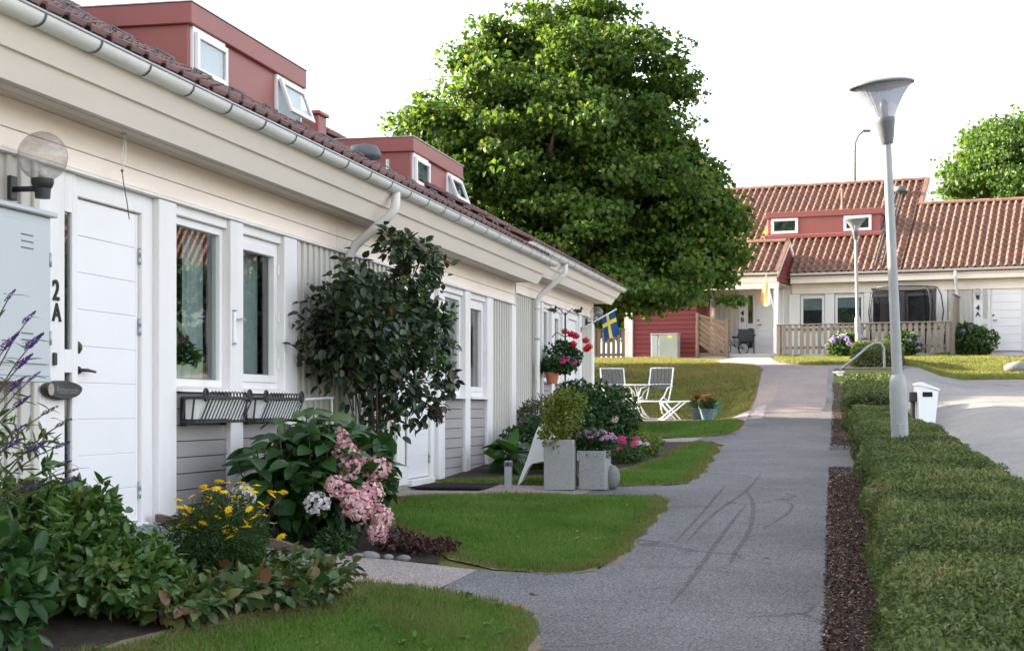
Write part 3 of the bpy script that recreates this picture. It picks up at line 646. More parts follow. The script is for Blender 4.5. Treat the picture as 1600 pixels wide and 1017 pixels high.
# ------------------------------------------------------------------ the white row houses on the left
FL0, HB, SOF = .634, 2.833, 3.147           # floor, lintel line, soffit (house frame)
PITCH = R(28.5); TP, CP, SP = math.tan(PITCH), math.cos(PITCH), math.sin(PITCH)
EN, EZ = .52, 3.462                          # eave tile tip
RIDGE_N = -4.2
def roof_z(n): return EZ+(EN-n)*TP
def tile_mesh(key, mat, wd, ln, amp=.040, seg=8, ov=.05, th=.018):
    """one pantile: S-shaped section, lifted front edge with a visible lip, overlapping the next"""
    V = []; Fc = []
    prof = [(wd*1.06*(i/seg)-.03*wd, amp*math.sin(2*math.pi*(i/seg)+.4)+ (amp*.35 if i/seg < .5 else 0)*math.sin(2*math.pi*i/seg)) for i in range(seg+1)]
    for x, z in prof: V.append((x, 0, z-th+.030))
    for x, z in prof: V.append((x, 0, z+.030))
    for x, z in prof: V.append((x, ln+ov, z))
    n = seg+1
    for i in range(seg): Fc += [(i, i+1, n+i+1, n+i), (n+i, n+i+1, 2*n+i+1, 2*n+i)]
    me = bpy.data.meshes.new(key); me.from_pydata(V, [], Fc); me.materials.append(MATS[mat]); me.polygons.foreach_set('use_smooth', [True]*len(Fc)); me.update()
    me.set_sharp_from_angle(angle=R(50))
    return me
def tile_rows(root, tm, mat, frame, wd, ln, cols, rows_obj, rows_all, skip=None, part='roof_tile', jit=.004):
    """frame(c,u) -> Matrix placing a tile of column c at distance u up the slope; nearest rows as objects, rest joined"""
    Vb = np.array([v.co[:] for v in tm.vertices]); Fb = [tuple(p.vertices) for p in tm.polygons]; VV = []; FF = []; off = 0
    for r in range(rows_all):
        for c in range(cols):
            if skip and skip(c, r): continue
            M = frame(c, r) @ Matrix.Translation((random.uniform(-jit, jit), random.uniform(-jit*2, jit*2), random.uniform(0, jit))) @ Matrix.Rotation(random.gauss(0, .012), 4, 'Z')
            if r in rows_obj:
                o = bpy.data.objects.new(part, tm); C.objects.link(o); o.parent = root; o.matrix_basis = M
            else:
                Mn = np.array(M); VV.append(Vb@Mn[:3,:3].T+Mn[:3,3]); FF.append(np.array(Fb)+off); off += len(Vb)
    if VV: 
        me = fast_mesh('roof_tiles', np.concatenate(VV), np.concatenate(FF), mat, smooth=True)
        me.set_sharp_from_angle(angle=R(50))
        o = link('roof_tiles', me, root); o['kind'] = 'stuff'

BATTEN = MB().box(-.002, .022, -.025, .025, 0, 1, .004).mesh('batten', 'beige_siding')
BRK = None
def siding(root, s0, s1, z0, z1, n=0.0, pitch=.145):
    bx('siding_board', 'beige_siding', root, n-.03, n-.004, s0, s1, z0, z1, 0)
    k = max(1, round((s1-s0)/pitch)); p = (s1-s0)/k
    for i in range(k):
        o = link('batten', BATTEN, root, (n-.004, s0+p*(i+.5), z0)); o.scale = (1, 1, z1-z0)
def window(root, s0, s1, z0=1.56, z1=2.76, curtain=True, casement=False, tint='window_glass'):
    """white timber window set back in the wall: frame, optional sash with hinges, pane, curtain, sloping sill"""
    f = MB(); d0, d1 = -.10, -.035; t = .055
    f.box(d0, d1, s0, s0+t, z0, z1, .004); f.box(d0, d1, s1-t, s1, z0, z1, .004); f.box(d0, d1, s0+t, s1-t, z1-t, z1, .004); f.box(d0, d1, s0+t, s1-t, z0, z0+t, .004)
    w_ = f.obj('window', 'white_paint', root)
    a0, a1, b0, b1 = s0+t, s1-t, z0+t, z1-t
    if casement:
        q = MB(); t2 = .06
        q.box(-.075, -.02, a0, a0+t2, b0, b1, .004); q.box(-.075, -.02, a1-t2, a1, b0, b1, .004); q.box(-.075, -.02, a0+t2, a1-t2, b1-t2, b1, .004); q.box(-.075, -.02, a0+t2, a1-t2, b0, b0+t2, .004)
        q.obj('sash', 'white_paint', w_); a0 += t2; a1 -= t2; b0 += t2; b1 -= t2
        for zz in (b0+.1, (b0+b1)/2, b1-.1):
            MB().tube([(-.012, s1-.045, zz-.04), (-.012, s1-.045, zz+.04)], .011, 8).obj('hinge', 'white_paint', w_)
    MB().box(-.072, -.066, a0-.005, a1+.005, b0-.005, b1+.005).obj('pane', tint, w_)
    bx('pane_spacer', 'zinc', w_, -.082, -.072, a0, a1, b0, b0+.012, 0)
    if curtain:
        for (c0, c1) in ((a0-.03, a0+.16), (a1-.30, a1+.03)):
            c = MB(); k = 26; vs = []; fs = []
            for i in range(k+1):
                y = c0+(c1-c0)*i/k; x = -.20+.022*math.sin(i*1.55+c0*9)+.008*math.sin(i*.6)
                vs += [(x, y, b0-.02), (x, y, b1+.05)]
            for i in range(k): fs.append((2*i, 2*i+2, 2*i+3, 2*i+1))
            c.add(vs, fs).obj('curtain', 'curtain', w_, smooth=True)
    sl = MB().prism([(-.05, z0+.012), (.075, z0-.018), (.075, z0-.038), (-.05, z0-.03)], s0-.0, s1+.0, 'y').obj('window_sill', 'white_paint', w_)
    return w_
def clapboards(root, s0, s1, z0, z1, n=.0, pitch=.115, mat='grey_board'):
    bx('backing', 'dark_gap', root, n-.05, n-.035, s0, s1, z0, z1, 0)
    k = round((z1-z0)/pitch); p = (z1-z0)/k
    for i in range(k):
        zb = z0+p*i
        MB().prism([(n-.034, zb+.003), (n-.004, zb+.003), (n-.012, zb+p-.004), (n-.034, zb+p-.004)], s0+.001, s1-.001, 'y').obj('clapboard', mat, root)
def door(root, s0, s1, hinge_right=True):
    zt = 2.70; z0 = FL0+.02; n1 = -.045
    d = MB().box(-.10, n1-.007, s0, s1, z0, zt, .003).obj('door', 'white_door', root)
    k = 9; p = (zt-z0)/k
    for i in range(k):
        MB().box(n1-.012, n1, s0+.035, s1-.035, z0+p*i+.0015, z0+p*(i+1)-.0015, .003).obj('door_panel', 'white_door', d)
    st = MB(); st.box(n1-.012, n1+.001, s0+.001, s0+.033, z0, zt, .002); st.box(n1-.012, n1+.001, s1-.033, s1-.001, z0, zt, .002); st.obj('door_stile', 'white_door', d)
    hs = s1 if hinge_right else s0; ks = s0+.055 if hinge_right else s1-.055; sg = 1 if hinge_right else -1
    for zz in (.86, 1.95, 2.42):
        h = MB(); h.tube([(n1+.012, hs, zz-.055), (n1+.012, hs, zz-.003)], .012, 8); h.tube([(n1+.012, hs, zz+.003), (n1+.012, hs, zz+.055)], .012, 8); h.obj('hinge', 'zinc', d, smooth=True)
    hz = 1.64
    MB().lathe([(.0,.012),(.022,.012),(.026,.004),(.026,0)], 14).obj('lever_rose', 'dark_bronze', d, (n1, ks, hz)).rotation_euler = (0, R(90), 0)
    MB().tube([(n1, ks, hz), (n1+.045, ks, hz), (n1+.055, ks+sg*.02, hz), (n1+.055, ks+sg*.12, hz-.008)], [.011,.011,.011,.008], 8).obj('handle', 'dark_bronze', d, smooth=True)
    o = MB().lathe([(.0,.022),(.016,.022),(.02,.012),(.028,.010),(.030,0)], 16).obj('lock', 'dark_bronze', d, (n1, ks, hz+.14)); o.rotation_euler = (0, R(90), 0); o.scale = (1.3,.85,1)
    bx('threshold', 'white_paint', d, -.10, .03, s0-.02, s1+.02, FL0-.06, FL0+.012, .004)
    return d
def jambs(root, s0, s1):
    f = MB()
    f.box(-.10, -.015, s0-.06, s0-.004, FL0-.04, HB-.001, .004); f.box(-.10, -.015, s1+.004, s1+.06, FL0-.04, HB-.001, .004); f.box(-.10, -.015, s0-.004, s1+.004, 2.706, HB-.001, .004)
    f.obj('door_frame', 'white_paint', root)
def post(root, s0, s1, z0=.60, z1=HB-.001, n1=.03):
    return bx('post', 'white_paint', root, -.10, n1, s0, s1, z0, z1, .006)
def fascia_poly(o0, o1, th):
    """strip of the leaning eave board between two distances along it"""
    a = Vector((.30, SOF-.012)); d = Vector((.17, .255)).normalized(); q = Vector((d.y, -d.x))
    p0 = a+d*o0; p1 = a+d*o1
    return [tuple(p0), tuple(p0+q*th), tuple(p1+q*th), tuple(p1)]
GUT_C = (.545, 3.425); GUT_R = .066
def gutter(root, s0, s1, down):
    prof = [(GUT_C[0]+GUT_R*math.cos(a), GUT_C[1]+GUT_R*math.sin(a)) for a in [math.pi*(1+i/10) for i in range(11)]]
    inner = [(GUT_C[0]+(GUT_R-.004)*math.cos(a), GUT_C[1]+(GUT_R-.004)*math.sin(a)) for a in [math.pi*(2-i/10) for i in range(11)]]
    g = MB().prism(prof+inner, s0, s1, 'y').obj('gutter', 'gutter_metal', root, auto=60)
    MB().tube([(GUT_C[0]+GUT_R, s0, GUT_C[1]+.003), (GUT_C[0]+GUT_R, s1, GUT_C[1]+.003)], .009, 8).obj('gutter_lip', 'zinc', g, smooth=True)
    for e in (s0, s1): MB().prism(prof, e-.002, e+.002, 'y').obj('gutter_end', 'gutter_metal', g)
    r2 = GUT_R+.004
    ring = [(GUT_C[0]+r2*math.cos(a), 0, GUT_C[1]+r2*math.sin(a)) for a in [math.pi*(1+i/10) for i in range(11)]]
    v = []; fcs = []
    for i, p in enumerate(ring): v += [(p[0], -.011, p[2]), (p[0], .011, p[2])]
    for i in range(10): fcs.append((2*i, 2*i+1, 2*i+3, 2*i+2))
    b_ = MB().add(v, fcs); b_.box(GUT_C[0]-r2-.004, GUT_C[0]+r2+.006, -.011, .011, GUT_C[1]+.006, GUT_C[1]+.011); bm_ = b_.mesh('gutter_bracket', 'lead')
    s = s0+.3
    while s < s1: link('gutter_bracket', bm_, g, (0, s, 0)); s += .62
    if down is not None:
        q = [(GUT_C[0], down, GUT_C[1]-.05), (GUT_C[0], down, 3.24), (.50, down, 3.17), (.16, down, 2.90), (.10, down, 2.80), (.10, down, .72), (.16, down, .60)]
        pts = [Vector(p) for p in q]; sp = [pts[0]]
        for i in range(1, len(pts)-1):
            a, b, c = pts[i-1], pts[i], pts[i+1]; l_ = min(.07, (b-a).length*.45, (c-b).length*.45)
            p1 = b+(a-b).normalized()*l_; p2 = b+(c-b).normalized()*l_
            sp += [p1, p1.lerp(b,.5).lerp(b.lerp(p2,.5), .5), p2]
        sp.append(pts[-1])
        d = MB().tube(sp, .043, 14).obj('downspout', 'gutter_metal', root, auto=50)
        for zz in (2.2, 1.1):
            MB().tube([(.10, down, zz-.015), (.10, down, zz+.015)], .048, 14).obj('pipe_clip', 'zinc', d, smooth=True)
        MB().tube([(.10, down, 2.66), (.10, down, 2.72)], .0475, 14).obj('pipe_socket', 'gutter_metal', d, smooth=True)
def shell(root, s0, s1, depth=8.4):
    """floor slab, back and end walls, inner lining; keeps the rooms dark as in the photograph"""
    bx('foundation', 'concrete_base', root, -.25, -.02, s0, s1, -.1, .598, 0)
    b = MB(); b.box(-depth, -.12, s0, s0+.1, -.1, SOF, 0); b.box(-depth, -.12, s1-.12, s1-.02, -.1, SOF, 0); b.box(-depth-.1, -depth, s0, s1-.02, -.1, SOF, 0)
    b.obj('wall', 'beige_siding', root)
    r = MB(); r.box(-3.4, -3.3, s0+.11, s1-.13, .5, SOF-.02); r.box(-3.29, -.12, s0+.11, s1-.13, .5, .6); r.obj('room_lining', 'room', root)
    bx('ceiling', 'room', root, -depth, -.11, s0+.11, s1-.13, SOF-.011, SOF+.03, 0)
def roof(root, s0, s1, cols_w=.245, ln=.335, obj_rows=(0,1), dormers=()):
    d = MB(); zt = lambda n: roof_z(n)-.055
    zb = RIDGE_N*2-EN
    d.prism([(.44, zt(.44)), (RIDGE_N, zt(RIDGE_N)), (zb, zt(.44)), (zb, zt(.44)-.05), (RIDGE_N, zt(RIDGE_N)-.06), (.44, zt(.44)-.05)], s0, s1, 'y')
    d.obj('roof_deck', 'lead', root)
    tm = tile_mesh('pantile', 'tile_brown', cols_w, ln)
    cols = int((s1-s0)/cols_w); rows = int(((EN-RIDGE_N)/CP)/ln)
    def fr(c, r):
        u = r*ln; n = EN-u*CP; z = EZ+u*SP-.02; s = s0+c*cols_w
        return Matrix(((0,-CP,SP,n),(1,0,0,s),(0,SP,CP,z),(0,0,0,1)))
    def skip(c, r):
        s = s0+(c+.5)*cols_w; n = EN-(r+.5)*ln*CP
        return any(a-.02 < s < b+.02 and n < -1.45 for a, b in dormers)
    tile_rows(root, tm, 'tile_brown', fr, cols_w, ln, cols, obj_rows, rows, skip)
    # rear slope and ridge caps
    rr = MB().prism([(RIDGE_N, zt(RIDGE_N)+.03), (zb, zt(.44)+.03), (zb, zt(.44)+.012), (RIDGE_N, zt(RIDGE_N)+.012)], s0, s1, 'y').obj('rear_roof', 'tile_brown', root)
    cap = MB().prism([(RIDGE_N+.13*math.cos(a), roof_z(RIDGE_N)-.04+.10*math.sin(a)) for a in [math.pi*i/8 for i in range(9)]], 0, .38, 'y').mesh('ridge_tile', 'tile_brown')
    s = s0
    while s < s1-.2: link('ridge_tile', cap, root, (0, s, random.uniform(0,.006))); s += .36
def gable(root, s, hi, th=.03):
    """triangular end wall above the eaves"""
    p = [(.0, SOF), (RIDGE_N, roof_z(RIDGE_N)-.13), (-8.4, SOF)]
    MB().prism(p, s, s+th, 'y').obj('gable', 'beige_siding', root)
def dormer(root, s0, s1, open2=True):
    zt = 5.16; nf = -1.40; zf = roof_z(nf)-.05
    d = MB().box(-4.0, nf, s0, s1, 4.25, zt-.03, .01).obj('dormer', 'red_metal', root)
    bx('roof_band', 'red_metal', d, -4.1, nf+.05, s0-.04, s1+.04, zt-.20, zt, .008)
    bx('drip_flashing', 'zinc', d, -4.1, nf+.06, s0-.05, s1+.05, zt, zt+.012, 0)
    for i, (a, b) in enumerate(((s0+.05, s0+.82), (s1-.84, s1-.06))):
        z0, z1 = zf+.06, zt-.205; t = .06
        f = MB(); f.box(nf-.03, nf+.03, a, a+t, z0, z1, .004); f.box(nf-.03, nf+.03, b-t, b, z0, z1, .004); f.box(nf-.03, nf+.03, a+t, b-t, z1-t, z1, .004); f.box(nf-.03, nf+.03, a+t, b-t, z0, z0+t, .004)
        f.obj('window_frame', 'white_paint', d)
        tilt = R(-20) if i == 1 and open2 else 0
        M = Matrix.Translation((nf+.035, 0, z1-.05)) @ Matrix.Rotation(tilt, 4, 'Y')
        q = MB(); h = z1-z0-.06; t2 = .055
        q.box(0, .035, a+.02, a+.02+t2, -h, 0, .004, M); q.box(0, .035, b-.02-t2, b-.02, -h, 0, .004, M); q.box(0, .035, a+.02+t2, b-.02-t2, -t2, 0, .004, M); q.box(0, .035, a+.02+t2, b-.02-t2, -h, -h+t2, .004, M)
        q.obj('sash', 'white_paint', d)
        MB().box(.012, .018, a+.07, b-.07, -h+.05, -.05, 0, M).obj('pane', 'dormer_glass', d)
        bx('dark_opening', 'curtain', d, nf-.02, nf+.002, a+t, b-t, z0+t, z1-t, 0)
def eaves(root, s0, s1, w0, w1):
    """soffit planks, two leaning fascia boards, boxed ends"""
    for i in range(3):
        a = .006+i*.098; bx('soffit_plank', 'soffit_grey', root, a, a+.090, s0, s1, SOF, SOF+.02, .003)
    bx('soffit_gap', 'dark_gap', root, 0.0, .30, s0, s1, SOF+.021, SOF+.03, 0)
    MB().prism(fascia_poly(0, .175, .026), s0, s1, 'y').obj('fascia_board', 'cream_fascia', root)
    MB().prism(fascia_poly(.165, .31, .044), s0, s1, 'y').obj('fascia_board', 'cream_fascia', root)
    for e in (s0, s1):
        MB().prism([(.0, SOF+.021), (.30, SOF-.012), (.49, SOF+.26), (.49, roof_z(.49)-.06), (.0, roof_z(0)-.06)], e-.012, e+.012, 'y').obj('eave_end', 'cream_fascia', root)

# ---- house with doors 2A and 2B
h1 = thing('row_house', 'long white single-storey row house at left with red dormers and grey clapboards', 'house', W(0,0,0), ROTH)
S0, S1 = -4.6, 11.68
shell(h1, S0, S1); roof(h1, S0, S1+.12, dormers=((3.9,6.97),(11.3,14.2))); gable(h1, S1-.05, True)
eaves(h1, S0, S1+.05, 0, 0); gutter(h1, S0, S1+.12, 4.08)
for a, b in ((S0, 3.985), (3.995, S1)):
    bx('frieze_board', 'cream_paint', h1, -.03, .012, a, b, HB+.03, HB+.142, .003); bx('frieze_board', 'cream_paint', h1, -.03, .016, a, b, HB+.146, SOF-.001, .003)
    MB().prism([(-.03, HB), (.048, HB), (.048, HB+.012), (.014, HB+.029), (-.03, HB+.029)], a, b, 'y').obj('drip_moulding', 'white_paint', h1)
for o in (0, 7.36):
    jambs(h1, o-.89, o); door(h1, o-.89, o)
    post(h1, o+.18, o+.458); post(h1, o+1.44, o+1.69); post(h1, o+2.60, o+2.90)
    bx('trim', 'white_paint', h1, -.10, -.02, o+.062, o+.178, .60, HB-.001, .004)
    window(h1, o+.46, o+1.438, curtain=True); window(h1, o+1.692, o+2.598, curtain=True, casement=True)
    for a, b in ((.46, 1.438), (1.692, 2.598)):
        bx('window_head', 'white_paint', h1, -.10, .0, o+a, o+b, 2.762, HB-.001, .004); clapboards(h1, o+a, o+b, .60, 1.518)
    # narrow glazed side panel beside the door
    p0, p1 = o-1.39, o-.952
    g0, g1 = o-1.09, o-.995
    pn = MB(); pn.box(-.10, .0, p0, g0, .60, HB-.001, .004); pn.box(-.10, .0, g1, p1, .60, HB-.001, .004); pn.box(-.10, .0, g0+.001, g1-.001, 2.59, HB-.002, .003); pn.box(-.10, .0, g0+.001, g1-.001, 1.62, 1.76, .003); pn.box(-.10, .0, g0+.001, g1-.001, .60, .80, .003)
    sp = pn.obj('side_panel', 'white_paint', h1)
    for za, zb in ((.80, 1.62), (1.76, 2.59)):
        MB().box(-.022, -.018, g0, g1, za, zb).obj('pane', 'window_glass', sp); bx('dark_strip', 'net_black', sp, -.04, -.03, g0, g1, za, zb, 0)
siding(h1, S0, -1.39, .60, HB-.001); siding(h1, 2.90, 5.97, .60, HB-.001); siding(h1, 10.26, 11.43, .60, HB-.001)
post(h1, 11.43, S1, z0=.56)
MB().box(-.6, .031, S1, S1+.02, .56, HB+.3, .004).obj('corner_board', 'white_paint', h1)
dormer(h1, 3.9, 6.97); dormer(h1, 11.40, 14.15)
# bits on the roof
vz = roof_z(-1.9)
cb = MB(); cb.box(-2.05, -1.75, 8.55, 8.85, vz-.3, vz+.20, .01); cb.box(-2.08, -1.72, 8.52, 8.88, vz+.20, vz+.25, .01); cb.obj('roof_vent_box', 'red_metal', h1)
v_ = MB(); z_ = roof_z(-.9); v_.lathe([(.09,-.15),(.09,.14),(.19,.15),(.20,.20),(.15,.29),(.0,.32)], 18, (-.9, 7.7, z_-.1)); v_.obj('roof_cowl', 'lead', h1, smooth=True)
v_ = MB(); z_ = roof_z(-1.0); v_.lathe([(.018,-.15),(.018,.18),(.0,.181)], 10, (-.5, 7.3, roof_z(-.5))); v_.obj('roof_pipe', 'zinc', h1, smooth=True)
# snow-guard frames along the eave
sg = MB()
sg.tube([(0, -.16, -.03), (.012, -.16, .06), (.012, .16, .06), (0, .16, -.03)], .010, 6)
sg.tube([(-.12, -.12, -.03), (.012, -.12, .055)], .006, 6); sg.tube([(-.12, .12, -.03), (.012, .12, .055)], .006, 6)
sgm = sg.mesh('snow_guard', 'lead')
for s in [-1.6,-1.05,-.45,.2,.85,1.5,2.2,2.95,3.6,4.5,5.4,6.3,7.2,8.0,8.75,9.5,10.3,11.0]:
    o = link('snow_guard', sgm, h1, (.05, s, roof_z(.05)+.04))

# ---- the next house of the row, set back and a little higher
h2 = thing('row_house', 'far white row house at left, set back, with flag and hanging flowers', 'house', W(-.38,0,.30), ROTH)
S2, S3 = 11.71, 20.64
shell(h2, S2, S3); roof(h2, S2+.15, S3+.30); gable(h2, S3-.04, True)
eaves(h2, S2, S3+.26, 0, 0); gutter(h2, S2+.15, S3+.32, 14.70)
bx('verge_board', 'red_metal', h2, -4.2, .50, S3+.30, S3+.325, roof_z(.5)-.10, roof_z(.5)+.02, 0).rotation_euler = (0,0,0)
bx('frieze_board', 'cream_paint', h2, -.03, .012, S2, S3, HB+.03, HB+.142, .003); bx('frieze_board', 'cream_paint', h2, -.03, .016, S2, S3, HB+.146, SOF-.001, .003)
MB().prism([(-.03, HB), (.048, HB), (.048, HB+.012), (.014, HB+.029), (-.03, HB+.029)], S2, S3, 'y').obj('drip_moulding', 'white_paint', h2)
siding(h2, S2, 15.42, .3, HB-.001); siding(h2, 19.22, 20.42, .3, HB-.001)
post(h2, 15.42, 15.6); post(h2, 16.3, 16.55); post(h2, 17.3, 17.55); post(h2, 20.42, 20.64, .3); post(h2, 19.02, 19.22)
window(h2, 15.602, 16.298); window(h2, 16.552, 17.298, casement=True)
for a, b in ((15.602, 16.298), (16.552, 17.298)):
    bx('window_head', 'white_paint', h2, -.10, 0, a, b, 2.762, HB-.001, .004); clapboards(h2, a, b, .60, 1.518)
bx('side_panel', 'white_paint', h2, -.10, 0, 17.552, 18.0, .6, HB-.001, .004)
jambs(h2, 18.06, 18.96); door(h2, 18.06, 18.96, False)

# ------------------------------------------------------------------ the tiled house up the slope
def text_obj(name, body, size, mat, parent, M, depth=.006, bold=0.0):
    cu = bpy.data.curves.new(name, 'FONT'); cu.body = body; cu.size = size; cu.extrude = depth; cu.align_x = 'CENTER'; cu.align_y = 'CENTER'; cu.offset = bold
    tmp = bpy.data.objects.new(name, cu); C.objects.link(tmp); bpy.context.view_layer.update()
    me = bpy.data.meshes.new_from_object(tmp.evaluated_get(bpy.context.evaluated_depsgraph_get())); me.name = name
    bpy.data.objects.remove(tmp); me.materials.clear(); me.materials.append(MATS[mat])
    o = bpy.data.objects.new(name, me); C.objects.link(o); o.parent = parent; o.matrix_basis = M
    return o
h3 = thing('tiled_house', 'white house up the slope with red pantile roof and wide red dormer', 'house', WF(0,0,0), -PHI)
EA, EZ3, P3 = -.50, 5.86, math.atan(.655)
T3, C3, S3_ = .655, math.cos(P3), math.sin(P3)
def rz3(a, z0=EZ3, a0=EA): return z0+(a-a0)*T3
def slope_tiles(e0, e1, a0, z0, length, rows_obj, skip=None, w_=.240, ln=.35):
    tm = tile_mesh('pantile', 'tile_red', w_, ln, .048)
    def fr(c, r):
        u = r*ln; return Matrix(((1,0,0,e0+c*w_),(0,C3,-S3_,a0+u*C3),(0,S3_,C3,z0+u*S3_),(0,0,0,1)))
    tile_rows(h3, tm, 'tile_red', fr, w_, ln, int((e1-e0)/w_), rows_obj, int(length/ln)+1, skip)
RA, RB = 5.06, 3.43
dorm = (-4.6, -.76, 1.62, 8.16)
sk = lambda c, r: (dorm[0]-.05 < -9.4+(c+.5)*.240 < dorm[1]+.05) and (EA+(r+.5)*.35*C3 > dorm[2]+.05) and (rz3(EA+(r+.5)*.35*C3) < dorm[3]+.05)
slope_tiles(-9.4, .30, EA, EZ3, (RA-EA)/C3-.2, (0,1,2), sk)
slope_tiles(.32, 18.0, EA, EZ3, (RB-EA)/C3-.2, (0,1))
for (e0, e1, r_) in ((-9.4, .28, RA), (.30, 18.0, RB)):
    zt = rz3(r_)
    MB().prism([(EA+.06, EZ3-.03), (r_, zt-.03), (2*r_-EA, EZ3-.03), (2*r_-EA, EZ3-.1), (r_, zt-.12), (EA+.06, EZ3-.1)], e0, e1, 'x').obj('roof_deck', 'tile_red', h3)
    cap = MB().prism([(r_+.15*math.cos(q), zt-.03+.12*math.sin(q)) for q in [math.pi*i/8 for i in range(9)]], 0, .4, 'x').mesh('ridge_tile', 'tile_red')
    e = e0
    while e < e1-.2: link('ridge_tile', cap, h3, (e, 0, random.uniform(0,.015))); e += .385
# gable of the higher roof above the lower one, with verge boards
MB().prism([(EA, EZ3-.1), (RA, rz3(RA)-.1), (2*RA-EA, EZ3-.1)], .285, .30, 'x').obj('gable', 'white_paint', h3)
M_ = Matrix(((1,0,0,0),(0,C3,-S3_,EA),(0,S3_,C3,EZ3),(0,0,0,1)))
MB().box(.26, .42, 4.6, (RA-EA)/C3+.05, .03, .10, .01, M_).obj('verge_tile', 'tile_red', h3)
MB().box(.40, .43, 4.2, (RA-EA)/C3+.05, -.20, .028, .0, M_).obj('verge_board', 'white_paint', h3)
# walls, eaves, gutters
wl = MB(); wl.box(-9.3, 17.8, .12, .3, 2.9, 5.55); wl.box(-9.3, -9.1, .3, 2*RA-.3, 2.9, 5.6); wl.box(17.6, 17.8, .3, 2*RB-.3, 2.9, 5.6); wl.box(-9.3, .2, 2*RA-.3, 2*RA-.1, 2.9, 5.6); wl.box(.2, 17.8, 2*RB-.3, 2*RB-.1, 2.9, 5.6)
wl.obj('wall', 'white_paint', h3)
bx('soffit', 'soffit_grey', h3, -3.4, 18.0, -.34, .12, 5.54, 5.56, 0)
bx('frieze_board', 'cream_fascia', h3, -3.4, 18.0, -.03, .12, 5.22, 5.54, .004)
for z0, z1, a_ in ((5.545, 5.70, -.37), (5.705, 5.80, -.40)):
    bx('fascia_board', 'cream_fascia', h3, -3.38, 18.0, a_, a_+.03, z0, z1, .004)
def far_gutter(e0, e1, a, z):
    pr_ = [(a+.07*math.cos(q), z+.07*math.sin(q)) for q in [math.pi*(1+i/8) for i in range(9)]]
    MB().prism(pr_, e0, e1, 'x').obj('gutter', 'gutter_metal', h3, auto=60)
far_gutter(-3.35, 18.0, -.50, 5.86)
MB().tube([(1.92,-.5,5.8),(1.92,-.48,5.6),(1.92,-.10,5.25),(1.92,-.08,5.1),(1.92,-.08,3.2)], .05, 10).obj('downspout', 'gutter_metal', h3, smooth=True)
# dormer
d3 = MB().box(dorm[0], dorm[1], dorm[2], 4.6, 6.9, dorm[3]-.02, .01).obj('dormer', 'red_metal', h3)
bx('roof_band', 'red_metal', d3, dorm[0]-.06, dorm[1]+.06, dorm[2]-.08, 5.0, dorm[3]-.20, dorm[3], .008)
bx('apron_flashing', 'red_metal', d3, dorm[0]-.1, dorm[1]+.1, dorm[2]-.16, dorm[2]+.01, rz3(dorm[2])-.02, rz3(dorm[2])+.12, .02)
for sx, (u0, u1) in ((-1, (dorm[0]-.16, dorm[0]-.02)), (1, (dorm[1]+.02, dorm[1]+.22))):
    MB().prism([(dorm[2]-.05, rz3(dorm[2])+.02), (dorm[2]-.05, rz3(dorm[2])+.14), (3.0, rz3(3.0)+.10), (3.0, rz3(3.0)+.02)], min(u0,u1), max(u0,u1), 'x').obj('side_flashing', 'yellow_lichen' if sx < 0 else 'lead', d3)
for u0, u1 in ((-4.46, -3.54), (-1.98, -1.05)):
    f = MB(); z0, z1, y0 = 7.42, 7.94, dorm[2]
    f.box(u0, u0+.09, y0-.05, y0+.02, z0, z1, .006); f.box(u1-.09, u1, y0-.05, y0+.02, z0, z1, .006); f.box(u0+.09, u1-.09, y0-.05, y0+.02, z1-.09, z1, .006); f.box(u0+.09, u1-.09, y0-.05, y0+.02, z0, z0+.09, .006)
    f.obj('window_frame', 'white_paint', d3)
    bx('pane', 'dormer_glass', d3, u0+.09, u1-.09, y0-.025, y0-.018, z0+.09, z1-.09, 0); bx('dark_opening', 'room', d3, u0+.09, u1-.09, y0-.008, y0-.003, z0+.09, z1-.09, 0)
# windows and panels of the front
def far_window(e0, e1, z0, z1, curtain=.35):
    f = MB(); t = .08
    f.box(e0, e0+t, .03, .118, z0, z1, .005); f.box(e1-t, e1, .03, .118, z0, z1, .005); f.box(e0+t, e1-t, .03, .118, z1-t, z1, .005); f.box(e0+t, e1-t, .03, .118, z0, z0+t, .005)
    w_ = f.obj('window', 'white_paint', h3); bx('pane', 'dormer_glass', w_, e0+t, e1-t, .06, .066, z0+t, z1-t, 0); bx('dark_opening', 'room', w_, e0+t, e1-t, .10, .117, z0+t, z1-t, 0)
    if curtain: bx('curtain', 'curtain', w_, e0+t, e1-t, .085, .095, z1-t-(z1-z0)*curtain, z1-t, 0)
    bx('window_sill', 'white_paint', w_, e0-.02, e1+.02, -.02, .03, z0-.04, z0, .004)
far_window(-3.12, -2.33, 4.05, 5.14); far_window(-1.98, -1.05, 4.05, 5.14, .3); far_window(-.80, .10, 4.05, 5.14, .2); far_window(.30, 1.15, 4.05, 5.14, .9)
for e0, e1 in ((-3.5,-3.14), (-2.31,-2.0), (-1.03,-.82), (.12,.28), (1.17,1.62), (2.43,2.72), (4.05,4.35)): bx('wall_panel', 'white_paint', h3, e0, e1, -.01, .118, 3.2, 5.215, .006)
def far_battens(e0, e1, z0, z1):
    bx('siding_board', 'beige_siding', h3, e0, e1, .03, .118, z0, z1, 0)
    k = round((e1-e0)/.16)
    for i in range(k): bx('batten', 'beige_siding', h3, e0+(i+.5)*(e1-e0)/k-.03, e0+(i+.5)*(e1-e0)/k+.03, .005, .03, z0, z1, 0)
far_battens(1.64, 2.42, 3.2, 5.215)
for e0, e1 in ((5.0,5.9),(6.2,7.1),(9.6,10.5),(10.8,11.7),(15.0,15.9),(16.2,17.1)): far_window(e0, e1, 4.05, 5.14, .3)
